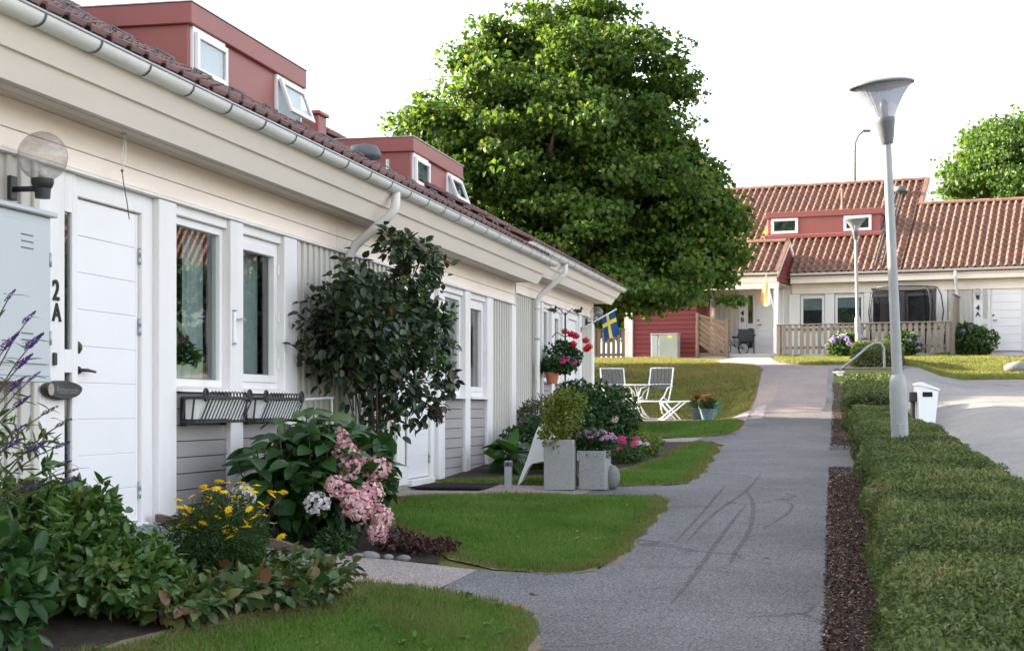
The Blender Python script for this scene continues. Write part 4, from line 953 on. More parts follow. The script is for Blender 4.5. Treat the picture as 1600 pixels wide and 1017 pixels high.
for e0, e1 in ((4.6,4.98),(5.92,6.18),(7.12,7.4),(9.2,9.58),(10.52,10.78),(11.72,12.0),(14.6,14.98),(15.92,16.18),(17.12,17.4)): bx('wall_panel', 'white_paint', h3, e0, e1, -.01, .118, 3.2, 5.215, .006)
far_battens(7.42, 9.18, 3.2, 5.215)
MB().tube([(8.3,-.5,5.8),(8.3,-.48,5.6),(8.3,-.10,5.25),(8.3,-.08,5.1),(8.3,-.08,3.2)], .05, 10).obj('downspout', 'gutter_metal', h3, smooth=True)
for e0, e1, hinge in ((2.96, 3.94, 1), (-4.63, -3.75, 1), (12.9, 13.88, 1)):
    d = bx('door', 'white_door', h3, e0, e1, .05, .10, 3.25, 5.32, .004)
    for i in range(8): bx('door_panel', 'white_door', d, e0+.04, e1-.04, .035, .05, 3.25+i*.2575+.004, 3.25+(i+1)*.2575-.004, .004)
    MB().tube([(e0+.08,.03,4.22),(e0+.08,-.02,4.22),(e0+.20,-.02,4.22)], .015, 8).obj('handle', 'dark_bronze', d, smooth=True)
    MB().lathe([(.0,.02),(.03,.02),(.035,0)], 12).obj('lock', 'dark_bronze', d, (e0+.08,.035,4.38)).rotation_euler = (R(90),0,0)
    fr_ = MB(); fr_.box(e0-.08, e0-.005, .02, .118, 3.2, 5.40, .004); fr_.box(e1+.005, e1+.08, .02, .118, 3.2, 5.40, .004); fr_.box(e0-.005, e1+.005, .02, .118, 5.325, 5.40, .004); fr_.obj('door_frame', 'white_paint', h3)
    s0 = e0-.32; sp = bx('side_panel', 'white_paint', h3, s0, e0-.081, .04, .117, 3.2, 5.40, .004)
    bx('pane', 'dormer_glass', sp, s0+.05, e0-.11, .028, .034, 4.28, 5.22, 0); bx('pane', 'dormer_glass', sp, s0+.05, e0-.11, .028, .034, 3.45, 4.12, 0)
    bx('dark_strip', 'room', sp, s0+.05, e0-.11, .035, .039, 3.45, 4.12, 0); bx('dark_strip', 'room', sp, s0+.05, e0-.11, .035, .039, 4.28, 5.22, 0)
bx('number_panel', 'white_paint', h3, -5.22, -4.96, .02, .117, 3.2, 5.40, .004)
far_battens(-6.1, -5.23, 3.2, 5.5)
FTX = lambda e, z, a=-.012: Matrix.Translation((e, a, z)) @ Matrix.Rotation(R(90), 4, 'X')
text_obj('house_number', '4', .24, 'ink', h3, FTX(2.57, 4.62, -.018), .008, .006); text_obj('house_number', 'A', .2, 'ink', h3, FTX(2.57, 4.42, -.018), .008, .006)
text_obj('house_number', '4', .24, 'ink', h3, FTX(-5.09, 4.62, .012), .006, .006); text_obj('house_number', 'B', .2, 'ink', h3, FTX(-5.09, 4.40, .012), .006, .006)
# porch roof with red gable, post and beam
PA, PZ, PRA = -1.9, 5.80, -.15; PRZ = PZ+(PRA-PA)*T3; PE = -3.47
tm3 = tile_mesh('pantile', 'tile_red', .240, .35, .048)
for r in range(6):
    for c in range(24):
        o = bpy.data.objects.new('porch_tile', tm3); C.objects.link(o); o.parent = h3; u = r*.35
        o.matrix_basis = Matrix(((1,0,0,PE-.1-(c+1)*.240),(0,C3,-S3_,PA+u*C3),(0,S3_,C3,PZ+u*S3_),(0,0,0,1)))
MB().prism([(PA+.05, PZ-.03), (PRA, PRZ-.03), (1.2, PRZ-.03-(1.2-PRA)*T3), (1.2, PRZ-.1-(1.2-PRA)*T3), (PRA, PRZ-.1), (PA+.05, PZ-.1)], -9.3, PE-.02, 'x').obj('porch_roof_deck', 'tile_red', h3)
cap = MB().prism([(PRA+.14*math.cos(q), PRZ+.0+.11*math.sin(q)) for q in [math.pi*i/8 for i in range(9)]], 0, .4, 'x').mesh('ridge_tile', 'tile_red')
for i in range(15): link('ridge_tile', cap, h3, (PE-.1-(i+1)*.385, 0, random.uniform(0,.012)))
for i in range(9):
    z0 = 5.52+i*.15; z1 = z0+.146
    lo = lambda z: PA+.06+max(0, (z-PZ+.06))/T3; hi = lambda z: PRA+(PRZ-z-.06)/T3
    a0, a1 = lo(z1), min(hi(z1), .9)
    if a1-a0 > .1: bx('gable_board', 'red_wood', h3, PE-.03, PE+.0, a0, a1, z0, z1, .004)
def barge(p, q): MB().beam((PE+.015, p[0], p[1]), (PE+.015, q[0], q[1]), .03, .15, (0,0,1)).obj('barge_board', 'white_paint', h3)
barge((PA-.02, PZ-.05), (PRA, PRZ-.03)); barge((PRA+.02, PRZ-.03), (.75, PRZ-.03-.9*T3))
MB().beam((PE-.02, PA-.02, PZ+.05), (PE-.02, PRA, PRZ+.07), .14, .05).obj('verge_tile', 'tile_red', h3)
bx('porch_fascia', 'cream_fascia', h3, -9.3, PE, PA+.12, PA+.15, 5.50, 5.78, .004); far_gutter(-9.3, PE+.03, PA, 5.80)
bx('porch_beam', 'cream_fascia', h3, -9.3, PE-.02, PA+.16, PA+.34, 5.30, 5.52, .006); bx('porch_ceiling', 'soffit_grey', h3, -9.3, PE-.02, PA+.35, .02, 5.46, 5.48, 0)
bx('porch_post', 'white_paint', h3, PE-.16, PE-.02, PA+.16, PA+.30, 3.1, 5.30, .008)
bx('porch_floor', 'concrete', h3, -6.2, -3.3, PA+.1, .10, 2.9, 3.20, .01)
# small things on the roof
v_ = MB(); v_.lathe([(.08,-.3),(.08,.06),(.20,.07),(.22,.13),(.18,.24),(.0,.30)], 18, (-.45, 4.0, rz3(4.0)+.1)); v_.obj('roof_cowl', 'lead', h3, smooth=True)
v_ = MB(); v_.lathe([(.05,-.3),(.05,.85),(.0,.86)], 10, (-2.3, 3.1, rz3(3.1))); v_.lathe([(.16,.0),(.05,.10)], 10, (-2.3, 3.1, rz3(3.1)+.02)); v_.obj('roof_pipe', 'tile_red', h3, smooth=True)
lad = MB()
for x in (-.62, -.38): lad.beam((x, EA+.1, rz3(EA+.1)+.12), (x, 4.2, rz3(4.2)+.12), .035, .02)
for i in range(17): a_ = EA+.25+i*.24; lad.beam((-.62, a_, rz3(a_)+.13), (-.38, a_, rz3(a_)+.13), .02, .02)
lad.obj('roof_ladder', 'lead', h3)

# ---- red storage wall under the porch roof
sh = thing('storage_shed', 'dark red clapboard storage shed under the maple, beside the wooden screen', 'shed', WF(0,0,0), -PHI)
bx('wall_core', 'red_wood', sh, -8.40, -6.2, -1.66, -.02, 3.0, 5.45, 0)
for i in range(15):
    z0 = 3.12+i*.155; MB().prism([(-1.70, z0), (-1.68, z0+.15), (-1.661, z0+.15), (-1.661, z0)], -8.39, -6.21, 'x').obj('clapboard', 'red_wood', sh)
bx('plinth', 'concrete_base', sh, -8.42, -6.18, -1.69, -1.661, 2.8, 3.115, 0)
bx('corner_post', 'white_paint', sh, -8.62, -8.41, -1.75, -1.55, 2.9, 5.30, .008)
cbn = thing('utility_cabinet', 'grey-green metal utility cabinet with narrow side bay against red wall', 'cabinet', WF(-7.14,-2.15, terz(*NS(*WF(-7.14,-2.15)[:2]))), -PHI)
bx('body', 'cabinet_green', cbn, -.19, .45, -.16, .16, -.05, .78, .01); bx('side_bay', 'plastic_grey', cbn, -.45, -.22, -.15, .16, -.05, .76, .01); bx('lid', 'plastic_grey', cbn, -.47, .47, -.18, .18, .781, .81, .008)
bx('warning_label', 'flag_yellow', cbn, .12, .28, -.166, -.1605, .66, .74, 0)
# diagonal screen
scr = thing('wooden_screen', 'weathered wooden screen of diagonal boards beside the porch', 'screen', WF(0,0,0), -PHI)
bx('post', 'screen_wood', scr, -6.19, -6.10, -1.86, -1.76, 2.9, 4.56, .006); bx('post', 'screen_wood', scr, -5.20, -5.10, -1.86, -1.76, 2.9, 4.32, .006)
bx('rail', 'screen_wood', scr, -6.09, -5.21, -1.84, -1.80, 3.16, 3.24, .004); MB().beam((-6.09,-1.82,4.48), (-5.21,-1.82,4.22), .04, .08).obj('rail', 'screen_wood', scr)
x0, x1 = -6.09, -5.21; top = lambda x: 4.44-(x-x0)*.295
for k in range(14):
    c = 2.95+k*.17           # board line z = c + 0.75*(x1-x), falling to the right
    pts = [(x, c+.75*(x1-x)) for x in np.linspace(x0, x1, 45)]; pts = [p for p in pts if 3.24 < p[1] < top(p[0])]
    if len(pts) > 3: MB().beam((pts[0][0], -1.815, pts[0][1]), (pts[-1][0], -1.815, pts[-1][1]), .022, .12, (0,0,1)).obj('board', 'screen_wood', scr)
# picket fences
def picket(name, label, e0, e1, a, z0, z1, pitch, wd, mat, posts, group=None):
    t = thing(name, label, 'fence', WF(0,0,0), -PHI)
    sm_ = MB().box(-wd/2, wd/2, -.011, .011, 0, z1-z0, .003).mesh('slat', mat); k = round((e1-e0)/pitch)
    for i in range(k+1):
        o = link('slat', sm_, t, (e0+(e1-e0)*i/k, a-.035, z0)); o.rotation_euler = (0, random.gauss(0,.006), 0)
    for zz in (z0+.16, z1-.18): bx('rail', mat, t, e0-.05, e1+.05, a-.02, a+.02, zz, zz+.09, .003)
    bx('cap_rail', mat, t, e0-.07, e1+.07, a-.08, a+.06, z1+.002, z1+.035, .004)
    for e in posts: bx('post', mat, t, e-.045, e+.045, a+.021, a+.11, z0-.25, z1-.002, .004)
    return t
picket('picket_fence', 'weathered grey-brown picket fence in front of the trampoline', -3.28, 1.95, -2.6, 3.13, 4.05, .186, .115, 'fence_wood', (-3.25,-1.6,.1,1.9))
picket('picket_fence', 'dark brown picket fence beside the far white house corner, under the maple', -9.75, -8.72, -1.75, 3.02, 4.05, .17, .12, 'old_wood', (-9.7,-8.75))
scr2 = thing('wooden_screen', 'tall weathered wooden side screen at the right end of the picket fence', 'screen', WF(0,0,0), -PHI)
for i in range(7): a_ = -2.5+i*.30; zt = 4.5+.42*min(1, i/2); bx('board', 'fence_wood', scr2, 2.02, 2.05, a_, a_+.28, 3.1, zt, .004)
bx('cap', 'fence_wood', scr2, 1.99, 2.08, -1.95, -.4, 4.93, 4.97, .004); bx('post', 'fence_wood', scr2, 2.0, 2.09, -2.6, -2.51, 3.0, 4.5, .004)
# trampoline
tr = thing('trampoline', 'black trampoline with safety net behind the picket fence', 'trampoline', WF(.45,-1.28,3.2), -PHI)
rr = 1.14; ring = lambda r, z, n=28: [(r*math.cos(2*math.pi*i/n), r*math.sin(2*math.pi*i/n), z) for i in range(n)]
MB().tube(ring(rr, .75), .03, 8, closed=True).obj('frame_ring', 'black_metal', tr, smooth=True); MB().tube(ring(1.02, 2.02), .02, 8, closed=True).obj('top_ring', 'black_metal', tr, smooth=True)
MB().lathe([(.0,.72),(rr-.1,.74)], 28).obj('mat', 'net_black', tr)
MB().lathe([(1.0,.78),(.97,1.4),(1.0,2.0)], 28).obj('net', 'net', tr, smooth=True)
for i in range(7):
    q = 2*math.pi*i/7+.2; c_, s_ = math.cos(q), math.sin(q)
    MB().tube([(rr*c_, rr*s_, -.02), (rr*c_, rr*s_, .8), (1.2*c_, 1.2*s_, 1.3), (1.13*c_, 1.13*s_, 1.8), (1.0*c_, 1.0*s_, 2.05)], .022, 8).obj('pole', 'black_metal', tr, smooth=True)
# wall lamps of the far house
def globe_lamp(label, p, rz, r=.137, group=None, arm=.2):
    t = thing('wall_lamp', label, 'wall lamp', p, rz, group)
    bx('wall_plate', 'black_metal', t, 0, .028, -.035, .035, -.06, .075, .004)
    MB().tube([(.02,0,0),(arm,0,0)], .016, 10).obj('arm', 'black_metal', t, smooth=True)
    MB().lathe([(.0,-.055),(.042,-.055),(.046,.0),(.052,.005),(.062,.03),(.062,.055),(.0,.056)], 20, (arm,0,0)).obj('socket', 'black_metal', t, auto=40)
    MB().ball((arm,0,.05+r*.93), r, 32, 20).obj('globe', 'globe_glass', t, smooth=True)
    MB().lathe([(.0,.057),(.016,.057),(.024,.075),(.022,.10),(.0,.115)], 12, (arm,0,0)).obj('bulb', 'plastic_white', t, smooth=True)
    return t
globe_lamp('globe wall lamp beside the right-hand far door, above its number', WF(2.58,-.015,4.95), -PHI-R(90), .12)
globe_lamp('globe wall lamp on the porch beside the far left door', WF(-5.09,.015,4.95), -PHI-R(90), .12)
# porch clutter
ch = thing('wicker_chair', 'black wicker armchair on the porch beside the bicycle', 'chair', WF(-4.74,-.85,3.2), -PHI+R(15))
bx('seat', 'black_metal', ch, -.25, .25, -.25, .25, .38, .45, .03)
MB().prism([(.20,.45),(.28,.86),(.33,.85),(.26,.45)], -.27, .27, 'x').obj('backrest', 'black_metal', ch)
for x in (-.27, .27):
    MB().box(x-.03, x+.03, -.22, .26, .62, .67, .02).obj('armrest', 'black_metal', ch)
    for y in (-.22, .22): MB().tube([(x*.9,y,0),(x*.9,y,.40)], .015, 6).obj('leg', 'black_metal', ch)
bk = thing('bicycle', 'small dark child bicycle parked on the porch with front wheel showing', 'bicycle', WF(-5.05,-1.15,3.2), -PHI+R(38))
def wheel(x):
    M = Matrix.Translation((x,0,.2)) @ Matrix.Rotation(R(90),4,'X'); n_ = 22; 
    ty = MB().tube([tuple(M @ Vector((.18*math.cos(2*math.pi*i/n_), .18*math.sin(2*math.pi*i/n_), 0))) for i in range(n_)], .022, 8, closed=True).obj('wheel', 'rubber', bk, smooth=True)
    MB().tube([tuple(M @ Vector((.155*math.cos(2*math.pi*i/n_), .155*math.sin(2*math.pi*i/n_), 0))) for i in range(n_)], .009, 6, closed=True).obj('rim', 'plastic_white', ty, smooth=True)
    sp = MB()
    for i in range(9): q = 2*math.pi*i/9; sp.tube([(x,0,.2), tuple(M @ Vector((.15*math.cos(q), .15*math.sin(q), 0)))], .004, 4)
    sp.obj('spokes', 'zinc', ty)
wheel(-.34); wheel(.30)
fm = MB(); fm.tube([(.30,0,.2),(.02,0,.24),(-.04,0,.50)], .016, 8); fm.tube([(.30,0,.2),(-.04,0,.50)], .012, 8); fm.tube([(.02,0,.24),(-.25,0,.52)], .018, 8); fm.tube([(-.34,0,.2),(-.27,0,.50),(-.24,0,.66)], .016, 8); fm.obj('frame', 'pot_blue', bk, smooth=True)
MB().tube([(-.20,-.22,.70),(-.26,-.1,.68),(-.26,.1,.68),(-.20,.22,.70)], .013, 8).obj('handlebar', 'zinc', bk, smooth=True)
bx('saddle', 'rubber', bk, -.10, .10, -.055, .055, .54, .60, .02)
pbx = thing('porch_crate', 'small white box standing behind the porch chair', 'box', WF(-5.25,-.45,3.2), -PHI)
bx('body', 'plastic_white', pbx, -.22, .22, -.15, .15, 0, .30, .015); bx('lid', 'plastic_grey', pbx, -.235, .235, -.165, .165, .301, .33, .01)
# cloth flag hanging on the porch post
def flag_strip(t, mat, x0, x1, z_top, dz, sway=.05, part='stripe'):
    vs = []; fs = []; n_ = 8
    for i in range(n_+1):
        q = i/n_
        for x in (x0, x1): vs.append((x*(1-.0*q)+.06*q, sway*math.sin(q*5+x*9), z_top-dz*q))
    for i in range(n_): fs.append((2*i, 2*i+1, 2*i+3, 2*i+2))
    o = MB().add(vs, fs).obj(part, mat, t, smooth=True); so_ = o.modifiers.new('cloth', 'SOLIDIFY'); so_.thickness = .004
pf = thing('porch_flag', 'orange, yellow and white cloth flag hanging from the porch post', 'flag', WF(-3.72,-1.95,4.72), -PHI)
MB().tube([(.13,.02,-.1),(-.05,-.28,1.02)], .012, 6).obj('flag_pole', 'plastic_white', pf)
for i, mt in enumerate(('flag_orange','flag_white','flag_yellow','flag_white')):
    vs = []; fs = []
    for j in range(9):
        q = j/8
        for u in (i/4, (i+1)/4): vs.append((-.05+(-.18+u*.34)*q**.7+.0, -.28+.05*math.sin(q*6+u*7), 1.0-(1.05-.25*abs(u-.6))*q))
    for j in range(8): fs.append((2*j,2*j+1,2*j+3,2*j+2))
    MB().add(vs, fs).obj('stripe', mt, pf, smooth=True)
# far street light
sl = thing('street_light', 'tall thin street light standing behind the tiled roof', 'street light', GX(13.5, 63, -.1))
MB().tube([(0,0,0),(0,0,8.4),(.03,0,8.8),(.15,0,9.05),(.33,0,9.2)], [.075,.05,.045,.042,.04], 8).obj('pole', 'lead', sl, smooth=True)
MB().box(.28, .62, -.09, .09, 9.17, 9.27, .03).obj('lantern', 'lead', sl)

# ------------------------------------------------------------------ path lamps
def path_lamp(label, p, lean, head_tilt, group):
    t = thing('path_lamp', label, 'lamp post', p); t.rotation_euler = (0, R(lean), 0)
    MB().lathe([(.082,-.3),(.080,1.10),(.078,1.17),(.066,1.22),(.050,1.24)], 20).obj('post_base', 'galvanised', t, auto=40)
    MB().lathe([(.050,1.20),(.048,1.6),(.040,3.46)], 20).obj('pole', 'galvanised', t, smooth=True)
    bx('service_hatch', 'galvanised', t, -.035, .035, -.086, -.07, .42, .78, .01)
    hd = MB().lathe([(.0,-.04),(.055,-.04),(.060,-.02),(.090,.16),(.096,.20),(.094,.205),(.0,.206)], 28).obj('lamp_holder', 'lamp_grey', t, (0,0,3.44), auto=40); hd.rotation_euler = (R(2), R(head_tilt), 0)
    gl = MB().lathe([(.088,.205),(.108,.25),(.142,.32),(.190,.40),(.242,.47),(.282,.508)], 72, wob=lambda k: 1+.012*(k % 2)).obj('lamp_glass', 'lamp_glass', hd)
    MB().lathe([(.275,.512),(.298,.502),(.302,.508),(.300,.520),(.24,.545),(.12,.562),(.0,.568)], 40).obj('lamp_cap', 'lamp_grey', hd, auto=50)
    MB().lathe([(.24,.500),(.12,.47),(.0,.46)], 40).obj('reflector', 'gutter_metal', hd, smooth=True)
    MB().lathe([(.0,.20),(.035,.21),(.03,.26),(.04,.27),(.038,.36),(.0,.38)], 16).obj('bulb', 'plastic_white', hd, smooth=True)
    return t
path_lamp('near galvanised lamp post with bell-shaped glass head rising from the hedge', G(5.07,5.5), -2.5, -3.5, 'path lamps')
q = GX(9.75, 45.0); path_lamp('farther galvanised lamp post with bell-shaped head before the tiled house', q, -1.4, -1, 'path lamps')

# ------------------------------------------------------------------ trees
def tree(name, label, base, blobs, n_cl, per, size, leafm, seed, fork=3.0, trunk_r=.28, cl_r=.75):
    """trunk, limbs reaching into the crown, and leaf clumps spread through the crown's lobes"""
    g = np.random.default_rng(seed); t = thing(name, label, 'tree', base); bz = Vector(base)
    vol = np.array([b[3]*b[4]*b[5] for b in blobs])**.8; n0 = int(n_cl*2.5); pick = g.choice(len(blobs), n0, p=vol/vol.sum())
    Bc = np.array(blobs)[pick]; d = unit(g.normal(size=(n0,3))); rad = .35+.68*g.uniform(size=n0)**.6; rad = np.where(g.uniform(size=n0) < .12, rad*1.14, rad)
    Cn = Bc[:,:3]+d*rad[:,None]*Bc[:,3:6]
    hole = np.sin(Cn[:,0]*1.9+seed)*np.sin(Cn[:,1]*1.7+1.3)*np.sin(Cn[:,2]*2.3+.7*Cn[:,0])        # open pockets between the sprays
    keep = np.argsort(-(hole+g.normal(0,.22,n0)))[:n_cl]; g.shuffle(keep); Cn = Cn[keep]; pick = pick[keep]
    top = Vector((g.normal(0,.1), g.normal(0,.1), fork))
    MB().tube([(0,0,-.3),(0,0,.25),(.03,.02,fork*.5),tuple(top)], [trunk_r*1.35,trunk_r*1.08,trunk_r*.95,trunk_r*.8], 14).obj('trunk', 'bark', t, smooth=True)
    for i in range(min(26, n_cl)):
        e = Vector(Cn[i*(n_cl//26)])-bz; m1 = top.lerp(e, .4)+Vector((g.normal(0,.3), g.normal(0,.3), .5)); m2 = top.lerp(e, .75)+Vector((g.normal(0,.3), g.normal(0,.3), .25))
        r0 = trunk_r*g.uniform(.22,.42); MB().tube([tuple(top-Vector((0,0,.4))), tuple(m1), tuple(m2), tuple(e)], [r0,r0*.7,r0*.42,r0*.15], 7).obj('limb', 'bark', t, smooth=True)
    n = n_cl*per; ci = np.repeat(np.arange(n_cl), per); o = g.normal(size=(n,3)); o = unit(o)*(g.uniform(size=n)**.45)[:,None]
    rr = cl_r*g.uniform(.45,1.35,n_cl)
    P = Cn[ci]+o*rr[ci][:,None]*np.array([1.25,1.25,.5])
    outw = unit(P-np.array(blobs)[pick][ci][:,:3]); D = outw*.5+g.normal(size=(n,3))*.7; D[:,2] -= .35
    U = g.normal(size=(n,3))*.6+np.array([0,0,.9])+outw*.5; L_ = size*g.uniform(.6,1.3,n)
    V, Fq = leaves(P-np.array(bz), D, U, L_, L_*.85, .22, .2); o = link('crown', fast_mesh('crown', V, Fq, leafm), t); o['kind'] = 'stuff'
    return t
def px_blob(x, y, rx, ry, Y, dep):
    k = Y/2500; return ((x-800)*k, Y, EYE+(639-y)*k, rx*k, dep, ry*k)
mb = [px_blob(*a) for a in ((880,85,105,85,40,2.2),(800,170,110,95,39.5,2.4),(955,165,110,110,40,2.4),(705,225,80,62,39.5,1.7),(875,280,190,140,40,3.4),(1030,285,85,95,40,2.2),
      (735,330,100,85,39,2.0),(1065,375,85,85,40,2.2),(900,410,150,85,39,2.6),(1010,435,95,55,38,1.8),(930,60,55,60,40,1.4),(1080,270,40,45,40,1.0),(1125,400,38,45,40,.9),(765,95,55,60,40,1.2),(650,205,36,32,39.5,.8),(1045,130,40,55,40,1.0),(1080,440,40,35,38.5,.8),(640,228,34,24,39.5,.7),(685,300,60,60,39,1.4),(760,420,110,80,38.5,2.2),(700,390,80,60,38.5,1.6),(1095,330,50,50,40,1.2),(1130,440,34,36,39,.8),(1140,370,28,40,40,.8))]  # low left lobes behind the roof are added to shade the bank
tree('maple_tree', 'large leafy maple tree behind the end of the white row house', GX(1.3,40.0), mb, 1400, 118, .140, 'maple_leaf', 5, 2.6, .32, .50)
pb = [px_blob(*a) for a in ((1600,270,110,70,75,4.0),(1570,235,60,50,75,2.5),(1640,220,80,60,75,3),(1520,290,50,35,75,2),(1690,270,90,80,75,3.5))]
tree('pale_tree', 'pale green leafy tree rising behind the lower tiled roof', GX(24.2,75.0), pb, 520, 100, .20, 'pale_tree_leaf', 9, 4.0, .35, .8)
bb = [px_blob(*a) for a in ((880,470,120,60,66,3.0),(800,455,90,60,66,3.0),(960,480,60,45,66,2.0))]
tree('garden_tree', 'darker background tree seen in the gap below the maple', GX(2.4,66.0), bb, 120, 80, .36, 'maple_leaf', 19, 2.0, .25, .9)

# ------------------------------------------------------------------ clipped hedges
def hedge(label, s0, s1, nl, nr, h, dens_top, dens_side, Lf, seed, mat='hedge_leaf', group='clipped hedges along the path'):
    g = np.random.default_rng(seed); t = thing('hedge', label, 'hedge', G((nl(s0)+nr(s0))/2, s0), 0, group); org = np.array(t.location)
    hh = lambda n, s: h(s)+.018*np.sin(s*3.1+seed)+.012*np.sin(n*7+s*1.7)+.010*np.sin(s*7.7+n*3)
    def topz(n, s, u):
        rnd = .10*(1-np.clip(np.minimum(u, 1-u)/.10, 0, 1))**2+.10*(1-np.clip(np.minimum(s-s0, s1-s)/.12, 0, 1))**2
        return ter(n, s)+hh(n, s)-rnd
    Ps = []; Ns = []
    L = s1-s0
    n_ = int(dens_top*L*(nr(s0)-nl(s0)))
    # more leaves where the hedge is nearer to the camera
    w_ = g.uniform(size=n_)**1.0; s = s0+L*w_; u = g.uniform(size=n_); n = nl(s)+(nr(s)-nl(s))*u; dp = g.exponential(.022, n_)
    Ps.append(np.stack([n, s, topz(n, s, u)-dp], 1)); Ns.append(np.tile([0,0,1.0], (n_,1)))
    for side, f in ((-1, nl), (1, nr)):
        m_ = int(dens_side*L*.7*(1 if side < 0 else .6)); s = s0+L*g.uniform(size=m_); v = g.uniform(size=m_); n = f(s)-side*g.exponential(.03, m_)+.025*np.sin(s*5)+.03*np.sin(v*9+s*2)
        z = ter(n, s)+.03+v*(hh(n, s)-.08); Ps.append(np.stack([n, s, z], 1)); Ns.append(np.tile([side*1.0,0,.25], (m_,1)))
    for side, sc in ((-1, s0), (1, s1)):
        m_ = int(dens_side*(nr(sc)-nl(sc))*.7); u = g.uniform(size=m_); n = nl(sc)+(nr(sc)-nl(sc))*u; s = sc-side*g.exponential(.03, m_); v = g.uniform(size=m_)
        z = ter(n, s)+.03+v*(hh(n, s)-.08); Ps.append(np.stack([n, s, z], 1)); Ns.append(np.tile([0,side*1.0,.25], (m_,1)))
    Q = np.concatenate(Ps); Nl = np.concatenate(Ns); k = len(Q)
    P = np.stack([P0[0]+SN*Q[:,1]+CS*Q[:,0], P0[1]+CS*Q[:,1]-SN*Q[:,0], Q[:,2]], 1)-org
    Nw = np.stack([SN*Nl[:,1]+CS*Nl[:,0], CS*Nl[:,1]-SN*Nl[:,0], Nl[:,2]], 1)
    D = Nw*.15+g.normal(size=(k,3))*.6; U = Nw*.9+g.normal(size=(k,3))*.6; L_ = Lf*g.uniform(.6,1.35,k)
    V, Fq = leaves(P, D, U, L_, L_*.5, .2, .12); o = link('foliage', fast_mesh('foliage', V, Fq, mat), t); o['kind'] = 'stuff'
    core = MB(); st = max(2, int(L/.8)); vs = []; fs = []
    for i in range(st+1):
        s = s0+.06+(L-.12)*i/st
        for n, top in ((nl(s)+.06,0),(nl(s)+.05,1),(nr(s)-.05,1),(nr(s)-.06,0)):
            z = terz(n, s)-.05 if not top else terz(n, s)+float(hh(n, s))-.075
            vs.append(tuple(np.array(W(n, s, z))-org))
    for i in range(st):
        for j in range(3): fs.append((4*i+j, 4*i+j+1, 4*i+5+j, 4*i+4+j))
    fs += [(0,1,2,3), (4*st+3,4*st+2,4*st+1,4*st)]
    core.add(vs, fs).obj('dark_core', 'hedge_core', t)  # solid dark core, shade between the leaves put into its colour
surf('hedge_core', (.022,.026,.012), .9, .3, 12)
hedge('long low hedge at lower right, nearest the camera', -8.5, -1.7, lambda s: 4.79+0*s, lambda s: 5.86+0*s, lambda s: .66+0*s, 8600, 6200, .028, 3)
hedge('long hedge with the lamp post standing in it', -1.62, 16.3, lambda s: 4.79-.016*np.maximum(s,0), lambda s: 5.84-.042*np.maximum(s,0), lambda s: .70-.011*np.maximum(s,0)+.02*np.sin(s*1.1), 6400, 5000, .029, 4)
hedge('sunlit hedge block in front of the handrail', 17.4, 20.9, lambda s: 4.42-.01*(s-17), lambda s: 5.28+0*s, lambda s: .68+0*s, 1800, 2200, .055, 6)
hedge('small far hedge block behind the handrail', 27.0, 30.5, lambda s: 4.55+0*s, lambda s: 5.6+0*s, lambda s: .45+0*s, 900, 1200, .07, 7)
hedge('low dark hedge at the foot of the farther lamp post', 32.6, 35.2, lambda s: 4.5+0*s, lambda s: 5.7+0*s, lambda s: .5+0*s, 700, 900, .08, 8)

# ------------------------------------------------------------------ plants along the house
def shrub(name, label, n, s, r, hgt, mat, cnt, Ln, Wd, seed, one=None, n_one=0, stem=8, zoff=0, up=.5, cat='shrub', group=None, lump=.2, stem_mat='twig', shell=.5):
    """leafy shrub: stems from the ground, leaf mass, optionally the most visible leaves one by one"""
    t = thing(name, label, cat, G(n, s, zoff), ROTH, group); c = (0, 0, hgt*.55)
    g = random.Random(seed); pa = []
    for i in range(stem):
        a = g.uniform(0, 6.28); q = g.uniform(.2, .8); pa.append(arc((g.uniform(-.1,.1)*r[0], g.uniform(-.1,.1)*r[1], -.03), (r[0]*q*math.cos(a), r[1]*q*math.sin(a), hgt*g.uniform(.55,.9)), (0,0,.03)))
    stems('stem', stem_mat, t, pa, .009, .004)['kind'] = 'stuff'
    if cnt: foliage('foliage', mat, t, cnt, c, (r[0], r[1], hgt*.48), Ln, Wd, seed, up, zmin=.02, lump=lump, shell=shell)
    if one:
        P, d = cloud_pts(n_one, c, (r[0]*1.02, r[1]*1.02, hgt*.5), .85, lump, seed+5, .04)
        for i in range(n_one):
            D = Vector(d[i])*.7+Vector((g.gauss(0,.5), g.gauss(0,.5), g.gauss(.15,.4))); U = Vector((g.gauss(0,.35), g.gauss(0,.35), 1))+Vector(d[i])*.5
            leaf_obj(one, t, P[i], D, U, g.uniform(.7,1.25))
    return t
LB = leaf_mesh('laurel_leaf', 'shrub_leaf_one', .080, .042, .18, .10)
shrub('evergreen_shrub', 'glossy green evergreen shrub in front of the nearest white door', .46, -2.10, (.40,.46,1), .64, 'shrub_leaf', 4600, .070, .038, 21, LB, 290)
shrub('evergreen_shrub', 'low spreading part of evergreen shrub beside the ramp, lower left', .88, -2.15, (.36,.55,1), .40, 'shrub_leaf', 2400, .068, .037, 22, LB, 150)
LD = leaf_mesh('broad_leaf', 'hydrangea_leaf', .13, .085, .15, .2)
shrub('leafy_plant', 'dark broad-leaved plant in the bottom left corner', .93, -3.62, (.24,.32,1), .60, 'dark_leaf', 350, .11, .06, 23, LD, 110, cat='plant')
LC = leaf_mesh('cover_leaf', 'cover_leaf', .095, .062, .15, .2)
